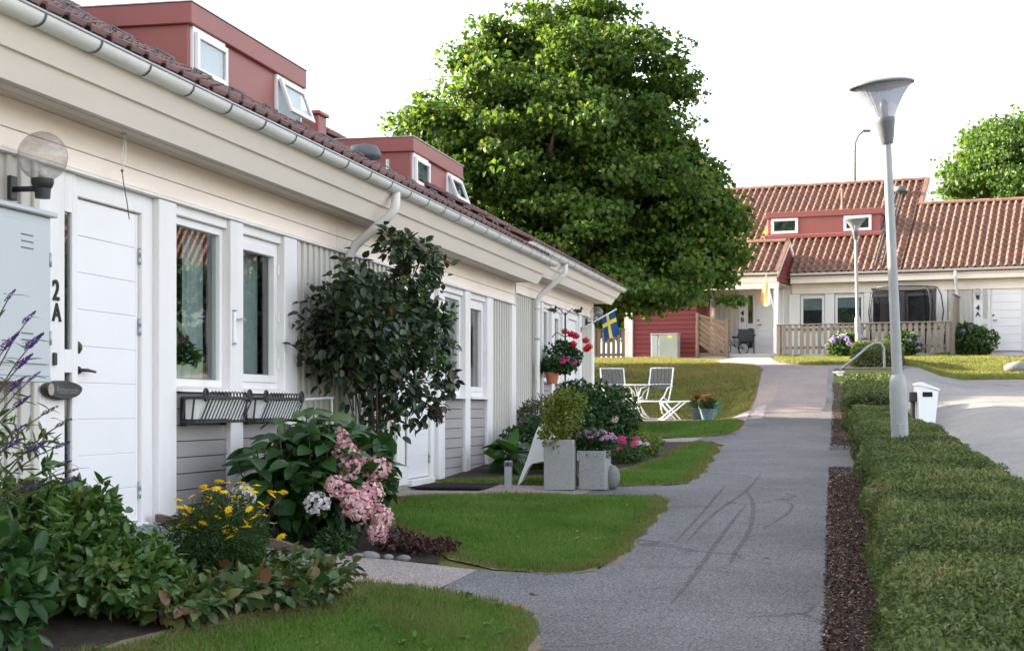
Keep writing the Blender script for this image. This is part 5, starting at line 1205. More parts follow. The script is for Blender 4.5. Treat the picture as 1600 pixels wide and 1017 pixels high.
for i, (n, s, a, b, hh, lab) in enumerate(((1.15,-1.55,.36,.5,.17,'yellow-green ground cover plant at the left lawn edge'), (1.42,-.85,.30,.38,.20,'reddish green ground cover plant where ramp meets the lawn'), (1.02,-1.0,.26,.22,.20,'ground cover plant below the yellow flowers'),(1.42,-1.25,.28,.36,.17,'pale ground cover plant bordering the middle of the near lawn'),(1.18,-2.1,.24,.32,.16,'ground cover plant at the foot of the evergreen shrub'))):
    shrub('ground_cover', lab, n, s, (a,b,1), hh, 'cover_leaf_mass', 380, .065, .042, 30+i, LC, 95, stem=5, cat='plant', lump=.3, up=.9)
# yellow tickseed
t = thing('tickseed', 'feathery tickseed plant with yellow daisy flowers beside the ramp', 'flower', G(1.0,-1.12), ROTH)
foliage('foliage', 'fine_leaf', t, 5200, (0,0,.27), (.30,.30,.25), .055, .006, 41, .8, zmin=.02, lump=.25, shell=.25)
fl = MB()
for k in range(8):
    a = 2*math.pi*k/8; c_, s_ = math.cos(a), math.sin(a); fl.add([(0,0,0), (.014*c_-.006*s_, .014*s_+.006*c_, .004), (.025*c_,.025*s_,.002), (.014*c_+.006*s_, .014*s_-.006*c_, .004)], [(0,1,2,3)])
fl.lathe([(.0,.009),(.006,.007),(.008,.001)], 8); flm = fl.mesh('flower', 'yellow_petal'); pa = []
for i in range(62):
    x, y = random.uniform(-.26,.34), random.uniform(-.28,.50); z = .57+random.uniform(-.20,.08)-.25*abs(x)-.12*abs(y-.15); p = (x, y, z); pa.append(arc((x*.5,y*.5,.2), p, (0,0,.02), 4))
    o = link('flower', flm, t, p); o.rotation_euler = (random.gauss(.25,.3), random.gauss(.35,.3), random.uniform(0,6)); o.scale = (random.uniform(1.0,1.5),)*3
stems('stem', 'twig', t, pa, .002, .0015, 4)['kind'] = 'stuff'
# pink panicle hydrangea
t = thing('hydrangea', 'big dark-leaved hydrangea with pink and white flower heads below the windows', 'shrub', G(.72,1.42), ROTH)
LH = [leaf_mesh('hydrangea_leaf', 'hydrangea_leaf', .21, .125, .22, .42), leaf_mesh('hydrangea_leaf', 'hydrangea_leaf', .18, .11, .15, .25)]
pa = []; cnt = 0; g = random.Random(4)
for i in range(34):
    a = 2.399*i; q = math.sqrt((i+.5)/34); tx, ty = .50*q*math.cos(a), .98*q*math.sin(a); tz = .92*(1-.42*q*q)+g.uniform(-.06,.06)
    base = Vector((tx*.25, ty*.25, 0)); tip = Vector((tx, ty, tz)); pth = arc(base, tip, (tx*.15, ty*.15, .06), 7); pa.append([tuple(p) for p in pth])
    for k, fr in enumerate((1.0, .88, .74, .58)):
        p = pth[min(6, int(fr*6+.3))]; rot = g.uniform(0, 3.14)+(k % 2)*1.57
        for m_ in range(3 if k == 0 else 2):
            if cnt >= 298: break
            b = rot+m_*(2.09 if k == 0 else 3.14); D = Vector((math.cos(b)+tx*.5, math.sin(b)+ty*.3, .12-.18*k)); leaf_obj(LH[cnt % 2], t, p, D, Vector((g.gauss(0,.2), g.gauss(0,.2), .8))+Vector((math.cos(b), math.sin(b), 0))*.55+Vector((.12,-.25,0)), g.uniform(.75,1.15)); cnt += 1
stems('stem', 'twig', t, pa, .008, .004)['kind'] = 'stuff'
foliage('inner_foliage', 'dark_leaf', t, 900, (0,0,.40), (.42,.85,.36), .15, .09, 43, .8, zmin=.05)
HP = [head_mesh('flower_head', 'pink_petal', 150, .085, .030, 1, 1.15, .35, 3), head_mesh('flower_head', 'pink_petal', 130, .078, .028, 1.15, .85, .2, 5)]; HW = head_mesh('flower_head', 'white_petal', 130, .075, .028, 1.1, .9, .2, 6)
# (n, s, z) offsets of the heads as seen in the photograph
for i, (x, y, z, m_, sc) in enumerate(((0.25,-0.17,0.73,0,0.85),(0.31,-0.27,0.65,0,1.0),(0.38,-0.37,0.56,0,0.95),(0.48,-0.07,0.53,1,1.1),(0.38,-0.67,0.43,1,0.9),(0.48,-0.62,0.32,0,0.95),(0.56,-0.47,0.37,1,1.0),(0.54,-0.62,0.28,0,0.9),(0.63,-0.42,0.21,0,0.85),(0.62,-0.47,0.11,0,0.8),(0.29,-0.82,0.32,2,0.9),(-0.20,-0.97,0.37,2,1.0),(0.39,-0.22,0.63,0,0.6))):
    o = link('flower_head', HW if m_ == 2 else HP[m_], t, (x, y, z)); o.rotation_euler = (g.gauss(0,.3), g.gauss(.3,.3), g.uniform(0,6)); o.scale = (sc*1.32,)*3
    if m_ == 2: o['label'] = 'white flower head'
# climbing rose in front of the wall
t = thing('climbing_rose', 'tall dark climbing rose bush covering the wall between window and second door', 'shrub', G(.34,3.78), ROTH)
pa = []; g = random.Random(8)
for i in range(16):
    a = g.uniform(0,6.28); q = g.uniform(.2,.9); x, y = .34*q*math.cos(a), .85*q*math.sin(a); pa.append(arc((g.uniform(-.08,.08), .35+g.uniform(-.14,.14), -.05), (x, y, g.uniform(1.2,2.1)), (g.uniform(-.1,.1), g.uniform(-.12,.12), .1), 8))
for (x, y, z) in ((.3,.95,2.40),(.25,.65,2.48),(.45,1.25,1.95),(.2,-.8,2.05),(.55,.7,1.1),(.3,1.3,2.2)): pa.append(arc((0,.3,.9), (x,y,z), (0,0,.15), 8))
stems('stem', 'twig', t, pa, .012, .004)['kind'] = 'stuff'
V_, F_, off = [], [], 0; LR = [leaf_mesh('rose_leaf', 'rose_leaf_one', .10, .066, .15, .18), leaf_mesh('rose_leaf', 'rose_leaf_one', .08, .055, .2, .25)]
lob = [((.35,1.35,1.55),(.12,.16,.12),70),((.3,1.2,2.25),(.1,.14,.12),55),((.2,.2,2.42),(.1,.14,.16),60),((.25,-1.0,1.95),(.1,.14,.14),50),((.45,1.12,1.2),(.14,.16,.16),80),((.12,-.82,1.58),(.30,.30,.42),520),((.05,-.05,1.62),(.42,.72,.50),2150),((.12,.55,1.75),(.42,.55,.52),1400),((.10,-.50,1.45),(.36,.42,.46),950),((.2,.75,2.15),(.28,.32,.28),330),((.15,.45,1.12),(.32,.42,.28),330),((.3,1.15,1.72),(.22,.26,.22),200),((.15,.15,.78),(.22,.30,.2),60),((.2,.62,2.42),(.18,.2,.14),80),((.05,-.45,2.02),(.2,.22,.2),110),((.35,.85,.95),(.2,.22,.26),130)]
for j, (c, r, n) in enumerate(lob):
    P, d = cloud_pts(n, c, r, .25, .38, 60+j); D = d*.6+rdir(n)*.8; D[:,2] -= .25; U = rdir(n)*.6+np.array([.35,0,.8]); L_ = rng.uniform(.055,.115,n); v, f = leaves(P, D, U, L_, L_*.62, .18, .18, True); V_.append(v); F_.append(f+off); off += len(v)
    k = int(min(60, n*.05)); P, d = cloud_pts(k, c, np.array(r)*1.04, .9, .3, 90+j)
    for i in range(k): leaf_obj(LR[i % 2], t, P[i], Vector(d[i])*.6+Vector((g.gauss(0,.5), g.gauss(0,.5), -.2)), (g.gauss(.3,.3), g.gauss(0,.4), 1), g.uniform(.8,1.2))
mass('foliage', 'rose_leaf', t, np.concatenate(V_), np.concatenate(F_))
V_, F_, off = [], [], 0
for j, (c, r, n) in enumerate((((.36,1.18,1.78),(.16,.22,.16),95),((.28,.85,2.32),(.16,.22,.16),80),((.42,.60,1.40),(.10,.22,.16),60),((.40,.95,1.42),(.12,.2,.14),60),((.25,.35,2.40),(.1,.14,.12),40))):
    P, d = cloud_pts(n, c, r, .25, .3, 190+j); D = d*.6+rdir(n)*.8; L_ = rng.uniform(.05,.09,n); v, f = leaves(P, D, rdir(n)*.6+np.array([.35,0,.8]), L_, L_*.6, .18, .18, True); V_.append(v); F_.append(f+off); off += len(v)
mass('young_foliage', 'fine_leaf', t, np.concatenate(V_), np.concatenate(F_))
HB_ = head_mesh('rose_hip_cluster', 'purple_leaf', 40, .035, .02, 1, 1.2, 0, 8); HG = head_mesh('seed_cluster', 'yellowgreen_leaf', 50, .045, .018, 1, .8, 0, 9)
for (x,y,z) in ((.32,1.0,2.32),(.5,.8,.85),(.52,.62,.9),(.35,1.05,2.42)): link('rose_hip_cluster', HB_, t, (x,y,z))
for (x,y,z) in ((.42,.05,1.55),(.45,-.25,2.05),(.44,.55,1.4),(.4,.5,2.0)): link('seed_cluster', HG, t, (x,y,z))
# butterfly bush, lower left
t = thing('butterfly_bush', 'butterfly bush with purple flower spikes before the grey meter cabinet', 'shrub', G(.42,-2.75), ROTH)
g = random.Random(15); pa = []; LBU = leaf_mesh('narrow_leaf', 'shrub_leaf_one', .095, .020, .2, .25); SPK = [head_mesh('flower_spike', 'violet_petal', 130, .021, .012, 1, 3.2, .75, 31), head_mesh('flower_spike', 'violet_petal', 70, .016, .011, 1, 3.4, .8, 32), head_mesh('flower_spike', 'twig', 90, .014, .010, 1, 4.6, .7, 33)]
cnt = 0
for i, (x, y, z, k) in enumerate(((.33,-.11,1.55,1),(.38,-.38,1.42,0),(.43,-.24,1.43,0),(.43,-.34,1.33,0),(.48,-.50,1.22,0),(.46,-.30,1.26,1),(.50,-.50,1.02,1),(.48,-.05,1.04,2),(.50,-.35,.93,0),(.46,-.02,.84,0),(.50,-.40,.75,1),(.28,-.20,1.65,1),(.48,.02,.76,0),(.48,-.45,1.14,0),(.46,-.15,1.10,2),(.43,.12,.80,2),(.52,-.6,.95,0),(.44,.0,.93,1))):
    p = Vector((x,y,z)); pth = arc((g.uniform(-.06,.06), -.45+g.uniform(-.06,.06), 0), p, (-.03,-.06,.16), 9); pa.append([tuple(q) for q in pth])
    d = (pth[-1]-pth[-2]).normalized()+Vector((.0,.6,.05)); o = leaf_obj(SPK[k], t, p, d, (0,0,1), g.uniform(.75,1.1), 'flower_spike'); o.matrix_basis = o.matrix_basis @ Matrix.Rotation(R(-90),4,'X')
    for j in range(4, 9):
        for sg in (-1,1):
            if cnt < 240: q = pth[j]; leaf_obj(LBU, t, q, Vector((sg*g.uniform(.3,1), g.uniform(-.2,1), g.uniform(-.1,.6))), (g.gauss(0,.3), g.gauss(0,.3), 1), g.uniform(.6,1.15)); cnt += 1
stems('stem', 'twig', t, pa, .007, .003)['kind'] = 'stuff'
foliage('foliage', 'shrub_leaf', t, 500, (.2,-.1,.6), (.28,.36,.5), .09, .02, 71, .5, zmin=.05)
# low plants at the foot of the hydrangea
for i, (n, s, a, b, hh, mt, lab) in enumerate(((1.42,1.18,.22,.3,.13,'purple_leaf','withered dark red perennial at the front of the hydrangea bed'),(1.62,1.30,.16,.2,.10,'purple_leaf','small withered perennial at the tip of the hydrangea bed'),(1.10,.72,.14,.16,.14,'dark_leaf','small green seedling plant beside the ramp end'))):
    shrub('perennial', lab, n, s, (a,b,1), hh, mt, 520, .04, .018, 50+i, stem=7, cat='plant', lump=.35)
for i, (n, s, r) in enumerate(((1.36,.70,.055),(1.47,.77,.04),(1.56,.83,.045),(1.30,.60,.035))):
    o = MB().ball((0,0,0), r, 10, 7, .6).obj('bed_stone', 'stone', None, G(n,s,.02), smooth=True); o.scale = (1.3,.9,1); o.rotation_euler = (0,.1,i*1.3)
    tag(o, ('largest','small','middle-sized','smallest')[i]+' rounded grey stone edging the hydrangea bed', 'stone', 'stones edging the bed')
# bed by the farther house
shrub('rose_bush', 'dark green rose bush in the bed before the metal chairs', 1.15, 11.6, (.62,.75,1), .92, 'dark_leaf', 4200, .07, .04, 81, stem=12)
shrub('bed_shrub', 'grey-green shrub against the farther house wall, below the downspout', .15, 12.6, (.42,.8,1), .75, 'silver_leaf', 2200, .07, .02, 82, stem=10, lump=.35)
shrub('bed_shrub', 'dark leafy shrub between planters and rose bush', .55, 10.2, (.35,.5,1), .55, 'dark_leaf', 1400, .07, .035, 83, stem=8)
shrub('bed_shrub', 'yellow-green low shrub at the right end of the flower bed', 1.83, 11.6, (.20,.42,1), .30, 'yellowgreen_leaf', 900, .06, .025, 84, stem=8)
t = shrub('rhubarb_plant', 'plant with very large round leaves at the house corner', .72, 8.9, (.3,.4,1), .3, 'dark_leaf', 0, .1, .1, 85, leaf_mesh('large_leaf', 'hydrangea_leaf', .28, .24, .2, .3), 34, stem=10, cat='plant')
for j, (n, s, z, me_, cnt, lab) in enumerate(((1.72,10.3,.26,head_mesh('flower', 'magenta_petal', 60, .05, .022, 1, .8, 0, 41),11,'magenta flowering plant at the front of the bed'),(1.86,10.5,.2,head_mesh('flower', 'white_petal', 50, .045, .02, 1, .8, 0, 42),2,'white flowering plant beside the magenta flowers'))):
    t = shrub('bedding_plant', lab, n, s, (.2,.32,1), .22, 'fine_leaf', 420, .05, .02, 86+j, stem=6, cat='flower')
    for i in range(cnt): link('flower', me_, t, (random.uniform(-.12,.18), random.uniform(-.3,.25), z+random.uniform(-.08,.06)))
o = link('flower', head_mesh('flower', 'pink_petal', 40, .05, .025, 1, .8, 0, 44), bpy.data.objects['rose_bush'], (.42,.1,.72)); o = link('flower', o.data, bpy.data.objects['rose_bush'], (.35,-.5,.5))
for i, (n, s) in enumerate(((.35,12.2),(.48,12.9),(.2,13.4))):
    t = thing('foxtail_flower', ('nearest','middle','farthest')[i]+' thin stem with dark red flower spikes before the far house wall', 'flower', G(n,s), ROTH, 'red flower stems')
    link('flower_spike', head_mesh('flower_spike', 'purple_leaf', 60, .03, .02, 1, 2.6, .5, 45+i), t, (0,0,.72)); stems('stem', 'twig', t, [arc((0,0,0),(0,0,.7),(.03,0,0))], .005, .003)
# bushes in front of the tiled house
def far_bush(label, e, a, r, h, seed, petals, cnt, n=1500):
    p = WF(e, a); t = thing('flower_bush', label, 'shrub', (p.x, p.y, terz(*NS(p.x, p.y))-.03), -PHI)
    foliage('foliage', 'far_bush_leaf', t, n, (0,0,h*.5), (r,r*.8,h*.52), .13, .08, seed, .6, zmin=.02, lump=.12); stems('stem', 'twig', t, [arc((0,0,0),(random.uniform(-r,r)*.6,random.uniform(-r,r)*.5,h*.7),(0,0,.05)) for _ in range(6)], .02, .008)['kind'] = 'stuff'
    hm = head_mesh('flower_head', petals, 46, .10, .06, 1, .8, 0, seed); g_ = random.Random(seed)
    for i in range(cnt): q = g_.uniform(-2.9,-.25); zz = g_.uniform(.35,.98); k = math.sqrt(max(.05,1-(zz*2-1)**2))*1.0; link('flower_head', hm, t, (r*k*math.cos(q), r*.8*k*math.sin(q), h*zz))
far_bush('bush with lilac-blue flower heads at the foot of the farther lamp post', -1.0, -3.15, .62, .78, 51, 'blue_petal', 16)
far_bush('green flowering bush before the middle of the picket fence', .62, -3.1, .55, .80, 52, 'blue_petal', 3)
far_bush('large round flowering bush beside the right-hand far door', 2.35, -1.0, .80, 1.0, 53, 'blue_petal', 2, 2200)

# dark evergreen standing right of the frame, seen only as a reflection in the near windows
cb_ = [(WF(12.5,-7).x, WF(12.5,-7).y, 5.0, 2.0, 2.0, 1.6), (WF(12.5,-7).x, WF(12.5,-7).y, 3.6, 2.4, 2.4, 1.2), (WF(15,-7).x, WF(15,-7).y, 4.6, 1.8, 1.8, 1.6), (WF(10.4,-7).x, WF(10.4,-7).y, 4.2, 1.5, 1.5, 1.4)]
tree('garden_tree', 'bushy dark tree mirrored in the first window of the near house', GX(WF(12.5,-7).x, WF(12.5,-7).y), cb_, 130, 90, .22, 'dark_leaf', 29, 1.2, .18, .6)

gb_ = [(-8.0,38.6,6.7,2.6,2.5,2.3), (-4.6,37.0,5.0,2.0,2.0,1.8), (-6.5,37.6,5.0,2.2,2.0,1.8)]  # crown hidden behind the roofs, added to cast shade on path and bank
tree('garden_tree', 'unseen tree added behind the row houses to shade the top of the path', GX(-6.5,38.0), gb_, 150, 130, .2, 'maple_leaf', 31, 1.4, .25, .75)

# ------------------------------------------------------------------ things on and beside the near house
def HW(n, s, z): return W(n, s, z)
t = thing('meter_cabinet', 'light grey metal meter cabinet on the wall at far left', 'cabinet', HW(0,-2.12,1.58), ROTH)
bx('body', 'cabinet_grey', t, .03, .20, -.52, .49, 0, .90, .006); bx('lid', 'cabinet_grey', t, .01, .235, -.54, .515, .901, .93, .006)
dr = bx('door', 'cabinet_grey', t, .2005, .212, -.50, .455, .07, .855, .004)
for z0 in (.70, .16):
    for k in range(3): bx('louvre', 'lead', dr, .2121, .2145, .14, .27, z0+k*.036, z0+k*.036+.007, 0)
MB().lathe([(.0,.006),(.017,.006),(.019,0)], 12).obj('keyhole', 'zinc', dr, (.212,-.12,.665)).rotation_euler = (0,R(90),0)
for zz in (.22, .66): MB().tube([(.212,.462,zz-.04),(.212,.462,zz+.04)], .009, 8).obj('hinge', 'zinc', dr, smooth=True)
bx('bottom_flange', 'cabinet_grey', t, .03, .205, -.52, .49, -.03, -.001, .004)
globe_lamp('smoky glass globe wall lamp above the grey meter cabinet', HW(.02,-1.76,2.63), ROTH, .138)
globe_lamp('globe wall lamp beside the flag on the farther row house', HW(-.36,19.72,3.02), ROTH, .13)
def wall_text(body, size, s, z, parent, n=.002):
    M = Matrix(((0,0,1,n),(1,0,0,s),(0,1,0,z),(0,0,0,1))); return text_obj('house_number', body, size, 'ink', parent, M, .006, .003)
wall_text('2', .17, -1.205, 2.10, h1); wall_text('A', .15, -1.195, 1.97, h1)
bx('door_bell', 'black_metal', h1, .0005, .018, -1.245, -1.21, 1.66, 1.735, .004)
# carved name plate
t = thing('name_plate', 'oval slice of wood with a carved name hanging below the meter cabinet', 'sign', HW(.0,-1.19,1.515), ROTH)
ov = [(.215*math.cos(q)*(1+.03*math.sin(5*q)), .052*math.sin(q)*(1+.05*math.sin(3*q))) for q in [2*math.pi*i/36 for i in range(36)]]
MB().prism(ov, .035, .055, 'x').obj('plate', 'sign_face', t); MB().prism([(a*1.03, b*1.10) for a, b in ov], .018, .034, 'x').obj('bark_edge', 'bark', t)
MB().prism([(-.17+.035*math.cos(q), .036*math.sin(q)) for q in [2*math.pi*i/16 for i in range(16)]], .0555, .058, 'x').obj('pale_end', 'pale_wood', t)
MB().beam((0,0,0),(.03,0,0),.02,.02).obj('fixing', 'zinc', t)
text_obj('lettering', 'Pettersson', .062, 'stone', t, Matrix(((0,0,1,.0562),(1,0,0,.03),(0,1,0,-.004),(0,0,0,1))), .001)
# wire hanging from the soffit
t = thing('hanging_wire', 'thin wire loop hanging from the soffit over the first door', 'wire', HW(.12,-.55,SOF), ROTH)
MB().tube([(0,0,0),(.01,-.015,-.08),(0,-.03,-.16),(-.005,-.01,-.24),(.008,.012,-.15),(.01,.015,-.06),(0,.01,0)], .003, 5).obj('loop', 'plastic_white', t); MB().tube([(-.005,-.01,-.24),(0,0,-.32),(.01,.03,-.44),(.01,.06,-.54)], .0035, 5).obj('tail', 'lead', t)
MB().ball((-.005,-.01,-.24), .010, 8, 6).obj('knot', 'lead', t); MB().box(-.012,.012,-.012,.012,-.012,0).obj('hook_plate', 'zinc', t)
# window handle hardware on the middle post
t = thing('window_stay', 'white window stay fitted to the post between the two windows', 'window stay', HW(.03,1.50,2.02), ROTH)
bx('plate', 'plastic_white', t, .0005, .02, -.03, .0, -.12, .12, .006); MB().tube([(.015,0,.06),(.05,.06,.07),(.03,.16,.06)], .008, 6).obj('arm', 'zinc', t, smooth=True)
for zz in (-.13, .121): bx('end_cap', 'zinc', t, .0005, .024, -.034, .004, zz, zz+.012, .002)
# wrought-iron window box holders with white troughs
def window_box(label, s0, s1):
    t = thing('window_box', label, 'window box', HW(.0,(s0+s1)/2,1.30), ROTH, 'wrought-iron window boxes'); w_ = (s1-s0)/2
    for z, n in ((.17,.20),(.0,.14)):
        bx('rail', 'black_metal', t, n, n+.012, -w_, w_, z, z+.022, .002)
    for z in (.17,.0):
        for e in (-w_, w_-.014): bx('side_rail', 'black_metal', t, .04, (.20 if z else .14)-.001, e, e+.014, z, z+.02, .002)
    for n_ in (.07, .14): MB().beam((n_-.02, -w_+.006, .008), (n_, -w_+.006, .185), .018, .008).obj('bar', 'black_metal', t)
    k = 14
    for i in range(k):
        y = -w_+.08+(2*w_-.12)*i/(k-1); wide = i in (0, 1, k-1)
        MB().beam((.150, y, .008), (.206, y+.05, .185), .020 if wide else .008, .007).obj('bar', 'black_metal', t)
        if i < k-1: 
            q_ = (2*w_-.12)/(k-1); MB().tube([(.208, y+.05+q_*.5+q_*.5*math.cos(a), .19+.035*math.sin(a)) for a in [math.pi*j/8 for j in range(9)]], .005, 5).obj('scroll', 'black_metal', t)
    for y in (-w_+.05, w_-.05): MB().tube([(.208, y+.03*math.cos(a), .20+.04*math.sin(a)) for a in [2*math.pi*j/12 for j in range(12)]], .011, 6, closed=True).obj('finial', 'black_metal', t)
    MB().prism([(.05,.03),(.135,.03),(.18,.165),(.05,.165)], -w_+.06, w_-.04, 'y').obj('trough', 'plastic_white', t)
    for y in (-w_+.1, w_-.1): bx('wall_bracket', 'black_metal', t, .0, .04, y-.012, y+.012, -.02, .19, .002)
window_box('black wrought-iron window box under the fixed window, nearest', .50, 1.42); window_box('black wrought-iron window box under the casement window, behind the hydrangea', 1.66, 2.56)
t = thing('trellis_rod', 'thin white trellis rods beside the climbing rose', 'trellis', HW(.2,3.05,.5), ROTH)
MB().tube([(0,-.45,.98),(0,.3,1.0)], .009, 6).obj('rod', 'plastic_white', t); MB().tube([(.0,.32,.3),(.0,.24,1.0)], .007, 6).obj('rod', 'plastic_white', t); MB().tube([(.05,.75,.4),(.05,.68,1.45)], .007, 6).obj('rod', 'plastic_white', t)
for z in (.98,): MB().tube([(-.2,-.45,z),(0,-.45,z)], .008, 6).obj('bracket', 'plastic_white', t)
# potted plant inside the first window
t = thing('potted_plant', 'pink flower in a pale pot on the sill inside the first window', 'potted plant', HW(-.17,.98,1.597), ROTH)
MB().lathe([(.0,0),(.06,0),(.08,.13),(.075,.13),(.0,.115)], 16).obj('pot', 'plastic_white', t, auto=40); foliage('foliage', 'dark_leaf', t, 160, (0,0,.2), (.11,.11,.08), .06, .03, 120); 
for i in range(6): link('flower', head_mesh('flower', 'magenta_petal', 30, .035, .02, 1, .8, 0, 121), t, (random.uniform(-.08,.08), random.uniform(-.09,.09), .27+random.uniform(0,.05)))
t = thing('potted_plant', 'second pale pot without flowers on the sill inside the first window', 'potted plant', HW(-.17,.82,1.597), ROTH)
MB().lathe([(.0,0),(.055,0),(.07,.12),(.065,.12),(.0,.105)], 16).obj('pot', 'plastic_white', t, auto=40); foliage('foliage', 'dark_leaf', t, 120, (0,0,.16), (.08,.08,.06), .05, .025, 122)
bx('inner_sill', 'white_paint', h1, -.42, -.11, .46, 1.44, 1.555, 1.595, .004)
# timber ramp with metal grating to the first door
t = thing('door_ramp', 'timber-edged ramp with metal grating up to the first door', 'ramp', HW(0,0,0), ROTH)
za, zb = FL0-.03, terz(1.3,-.4)+.03
for s in (-1.02, .10): MB().prism([(.05,za-.10),(.05,za+.09),(.95,zb+.16),(1.30,zb+.05),(1.30,zb-.06)], s-.035, s+.035, 'y').obj('side_timber', 'ramp_wood', t)
sl_ = (zb-za)/1.2
gm = MB(); gm.beam((0,-.98,0), (0,.06,0), .010, .022)
gmesh = gm.mesh('grating_bar', 'galvanised')
for i in range(25): n = .07+i*.05; link('grating_bar', gmesh, t, (n, 0, za+sl_*(n-.07)+.02))
for j in range(7): s = -.95+j*.165; MB().beam((.05,s,za+.035), (1.28,s,za+sl_*1.21+.035), .008, .014).obj('grating_cross_bar', 'galvanised', t)
MB().prism([(.05,za-.03),(1.27,zb-.03),(1.27,zb-.06),(.05,za-.25)], -.98, .06, 'y').obj('underside', 'lead', t)
t = thing('door_mat', 'black rubber mat on the paving before the second door', 'mat', G(.5,6.5,.012), ROTH)
bx('mat', 'rubber', t, -.38, .38, -.46, .46, .0, .018, .006)
for i in range(14): MB().box(-.36, .36, -.44+i*.066, -.44+i*.066+.03, .0185, .024).obj('rib', 'rubber', t)
# steel stub post
t = thing('steel_post', 'short grey steel post with a hole standing at the house corner', 'post', G(1.08,6.42), ROTH)
bx('post', 'zinc', t, -.035, .035, -.035, .035, -.1, .30, .004); bx('cap_clamp', 'lead', t, -.04, .04, -.04, .04, .24, .29, .003); MB().lathe([(.0,.002),(.013,.002),(.014,0)], 10).obj('hole', 'ink', t, (.0,-.0405,.265)).rotation_euler = (R(90),0,0)
# concrete planters with plants
def planter(label, n, s, w_, d_, h_, rz):
    t = thing('planter', label, 'planter', G(n, s, .01), rz, 'concrete planters')
    m_ = MB(); th = .03
    prof = [(-w_/2,-d_/2),(w_/2,-d_/2),(w_/2,d_/2),(-w_/2,d_/2)]
    bx('wall', 'concrete', t, -w_/2, w_/2, -d_/2, -d_/2+th, 0, h_, .006); bx('wall', 'concrete', t, -w_/2, w_/2, d_/2-th, d_/2, 0, h_, .006)
    bx('wall', 'concrete', t, -w_/2, -w_/2+th, -d_/2+th, d_/2-th, 0, h_-.001, .004); bx('wall', 'concrete', t, w_/2-th, w_/2, -d_/2+th, d_/2-th, 0, h_-.001, .004)
    bx('potting_soil', 'soil', t, -w_/2+th, w_/2-th, -d_/2+th, d_/2-th, h_*.5, h_-.04, 0)
    return t
pt = planter('tall square concrete planter with yellow-green trailing plant', 1.62, 6.50, .31, .31, .52, ROTH+R(3)); ps = planter('lower square concrete planter with lilac flowers', 1.96, 6.64, .28, .28, .405, ROTH+R(-4))
def pot_plant(name, label, p, c, r, mat, n, Ln, Wd, seed, petals=None, cnt=0, fr=.03, cat='plant', top=True, sz=.7, up=.5):
    t = thing(name, label, cat, p, ROTH); foliage('foliage', mat, t, n, c, r, Ln, Wd, seed, up, lump=.25, shell=.3)
    stems('stem', 'twig', t, [arc((0,0,-.03),(random.uniform(-r[0],r[0])*.6,random.uniform(-r[1],r[1])*.6,c[2]+r[2]*.5),(0,0,.02)) for _ in range(7)], .005, .002)['kind'] = 'stuff'
    if petals:
        hm = head_mesh('flower', petals, 34, fr, fr*.7, 1, sz, 0, seed); g_ = random.Random(seed)
        for i in range(cnt):
            a = g_.uniform(0,6.28); q = math.sqrt(g_.uniform(0,1)); link('flower', hm, t, (c[0]+r[0]*1.02*q*math.cos(a), c[1]+r[1]*1.02*q*math.sin(a), c[2]+r[2]*(math.sqrt(1-q*q*.92)*.95+g_.uniform(-.08,.08)))).scale = (g_.uniform(.8,1.2),)*3
    return t
t = pot_plant('trailing_plant', 'yellow-green trailing plant growing from the tall concrete planter', pt.location+Vector((0,0,.50)), (.0,0,.27), (.21,.20,.28), 'yellowgreen_leaf', 1200, .045, .026, 131, 'orange_petal', 6, .018)
foliage('trailing_foliage', 'yellowgreen_leaf', t, 190, (-.06,-.12,.04), (.15,.08,.14), .045, .028, 132, .2)
foliage('trailing_foliage', 'yellowgreen_leaf', t, 260, (.10,.05,.42), (.18,.16,.14), .045, .024, 133, .4)
pot_plant('chrysanthemum', 'mound of lilac flowers growing from the lower concrete planter', ps.location+Vector((0,0,.38)), (0,0,.10), (.22,.20,.14), 'dark_leaf', 900, .05, .025, 134, 'lilac_petal', 85, .022, 'flower')
# white moulded lounge chair
t = thing('lounge_chair', 'white moulded plastic lounge chair behind the concrete planters', 'chair', G(1.62,7.18,.006), ROTH)
out = [(-.58,0),(-.55,0),(-.49,.13),(-.43,.22),(-.36,.24),(-.30,.25),(.05,.26),(.22,.29),(.30,.26),(.36,.19),(.42,.08),(.455,.0),(.485,.0),(.45,.14),(.38,.30),(.30,.375),(.22,.39),(.05,.36),(-.12,.37),(-.16,.44),(-.20,.58),(-.24,.645),(-.30,.66),(-.35,.63),(-.40,.52),(-.47,.30)]
def catmull(p, k=4):
    q = []; n = len(p)
    for i in range(n):
        a, b, c, d = [Vector((*p[(i+j-1) % n], 0)) for j in range(4)]
        for u in range(k): x = u/k; v = .5*((2*b)+(c-a)*x+(2*a-5*b+4*c-d)*x*x+(3*b-a-3*c+d)*x**3); q.append((v.x, v.y))
    return q
o = MB().prism(catmull(out), -.20, .20, 'y').obj('shell', 'plastic_white', t, auto=40); bv = o.modifiers.new('edge', 'BEVEL'); bv.width = .012; bv.segments = 3; bv.limit_method = 'ANGLE'; bv.angle_limit = R(50)
t.rotation_euler = (0,0,ROTH+R(8))
o = MB().ball((0,0,.125), .085, 24, 18, 1.5).obj('stone_egg', 'stone', None, G(2.13,6.72,.01), smooth=True); tag(o, 'egg-shaped speckled grey stone beside the lower planter', 'stone')
t = thing('bed_edging', 'weathered pink-brown timber edging by the house corner', 'edging', G(.12,12.0), ROTH)
MB().beam((-.42,-.1,.42),(.35,.25,.40), .12, .10, b=.012).obj('timber', 'old_wood', t); bx('stake', 'old_wood', t, -.25, -.17, -.02, .06, -.1, .62, .006); bx('stake', 'old_wood', t, .2, .27, .2, .27, -.1, .36, .006)
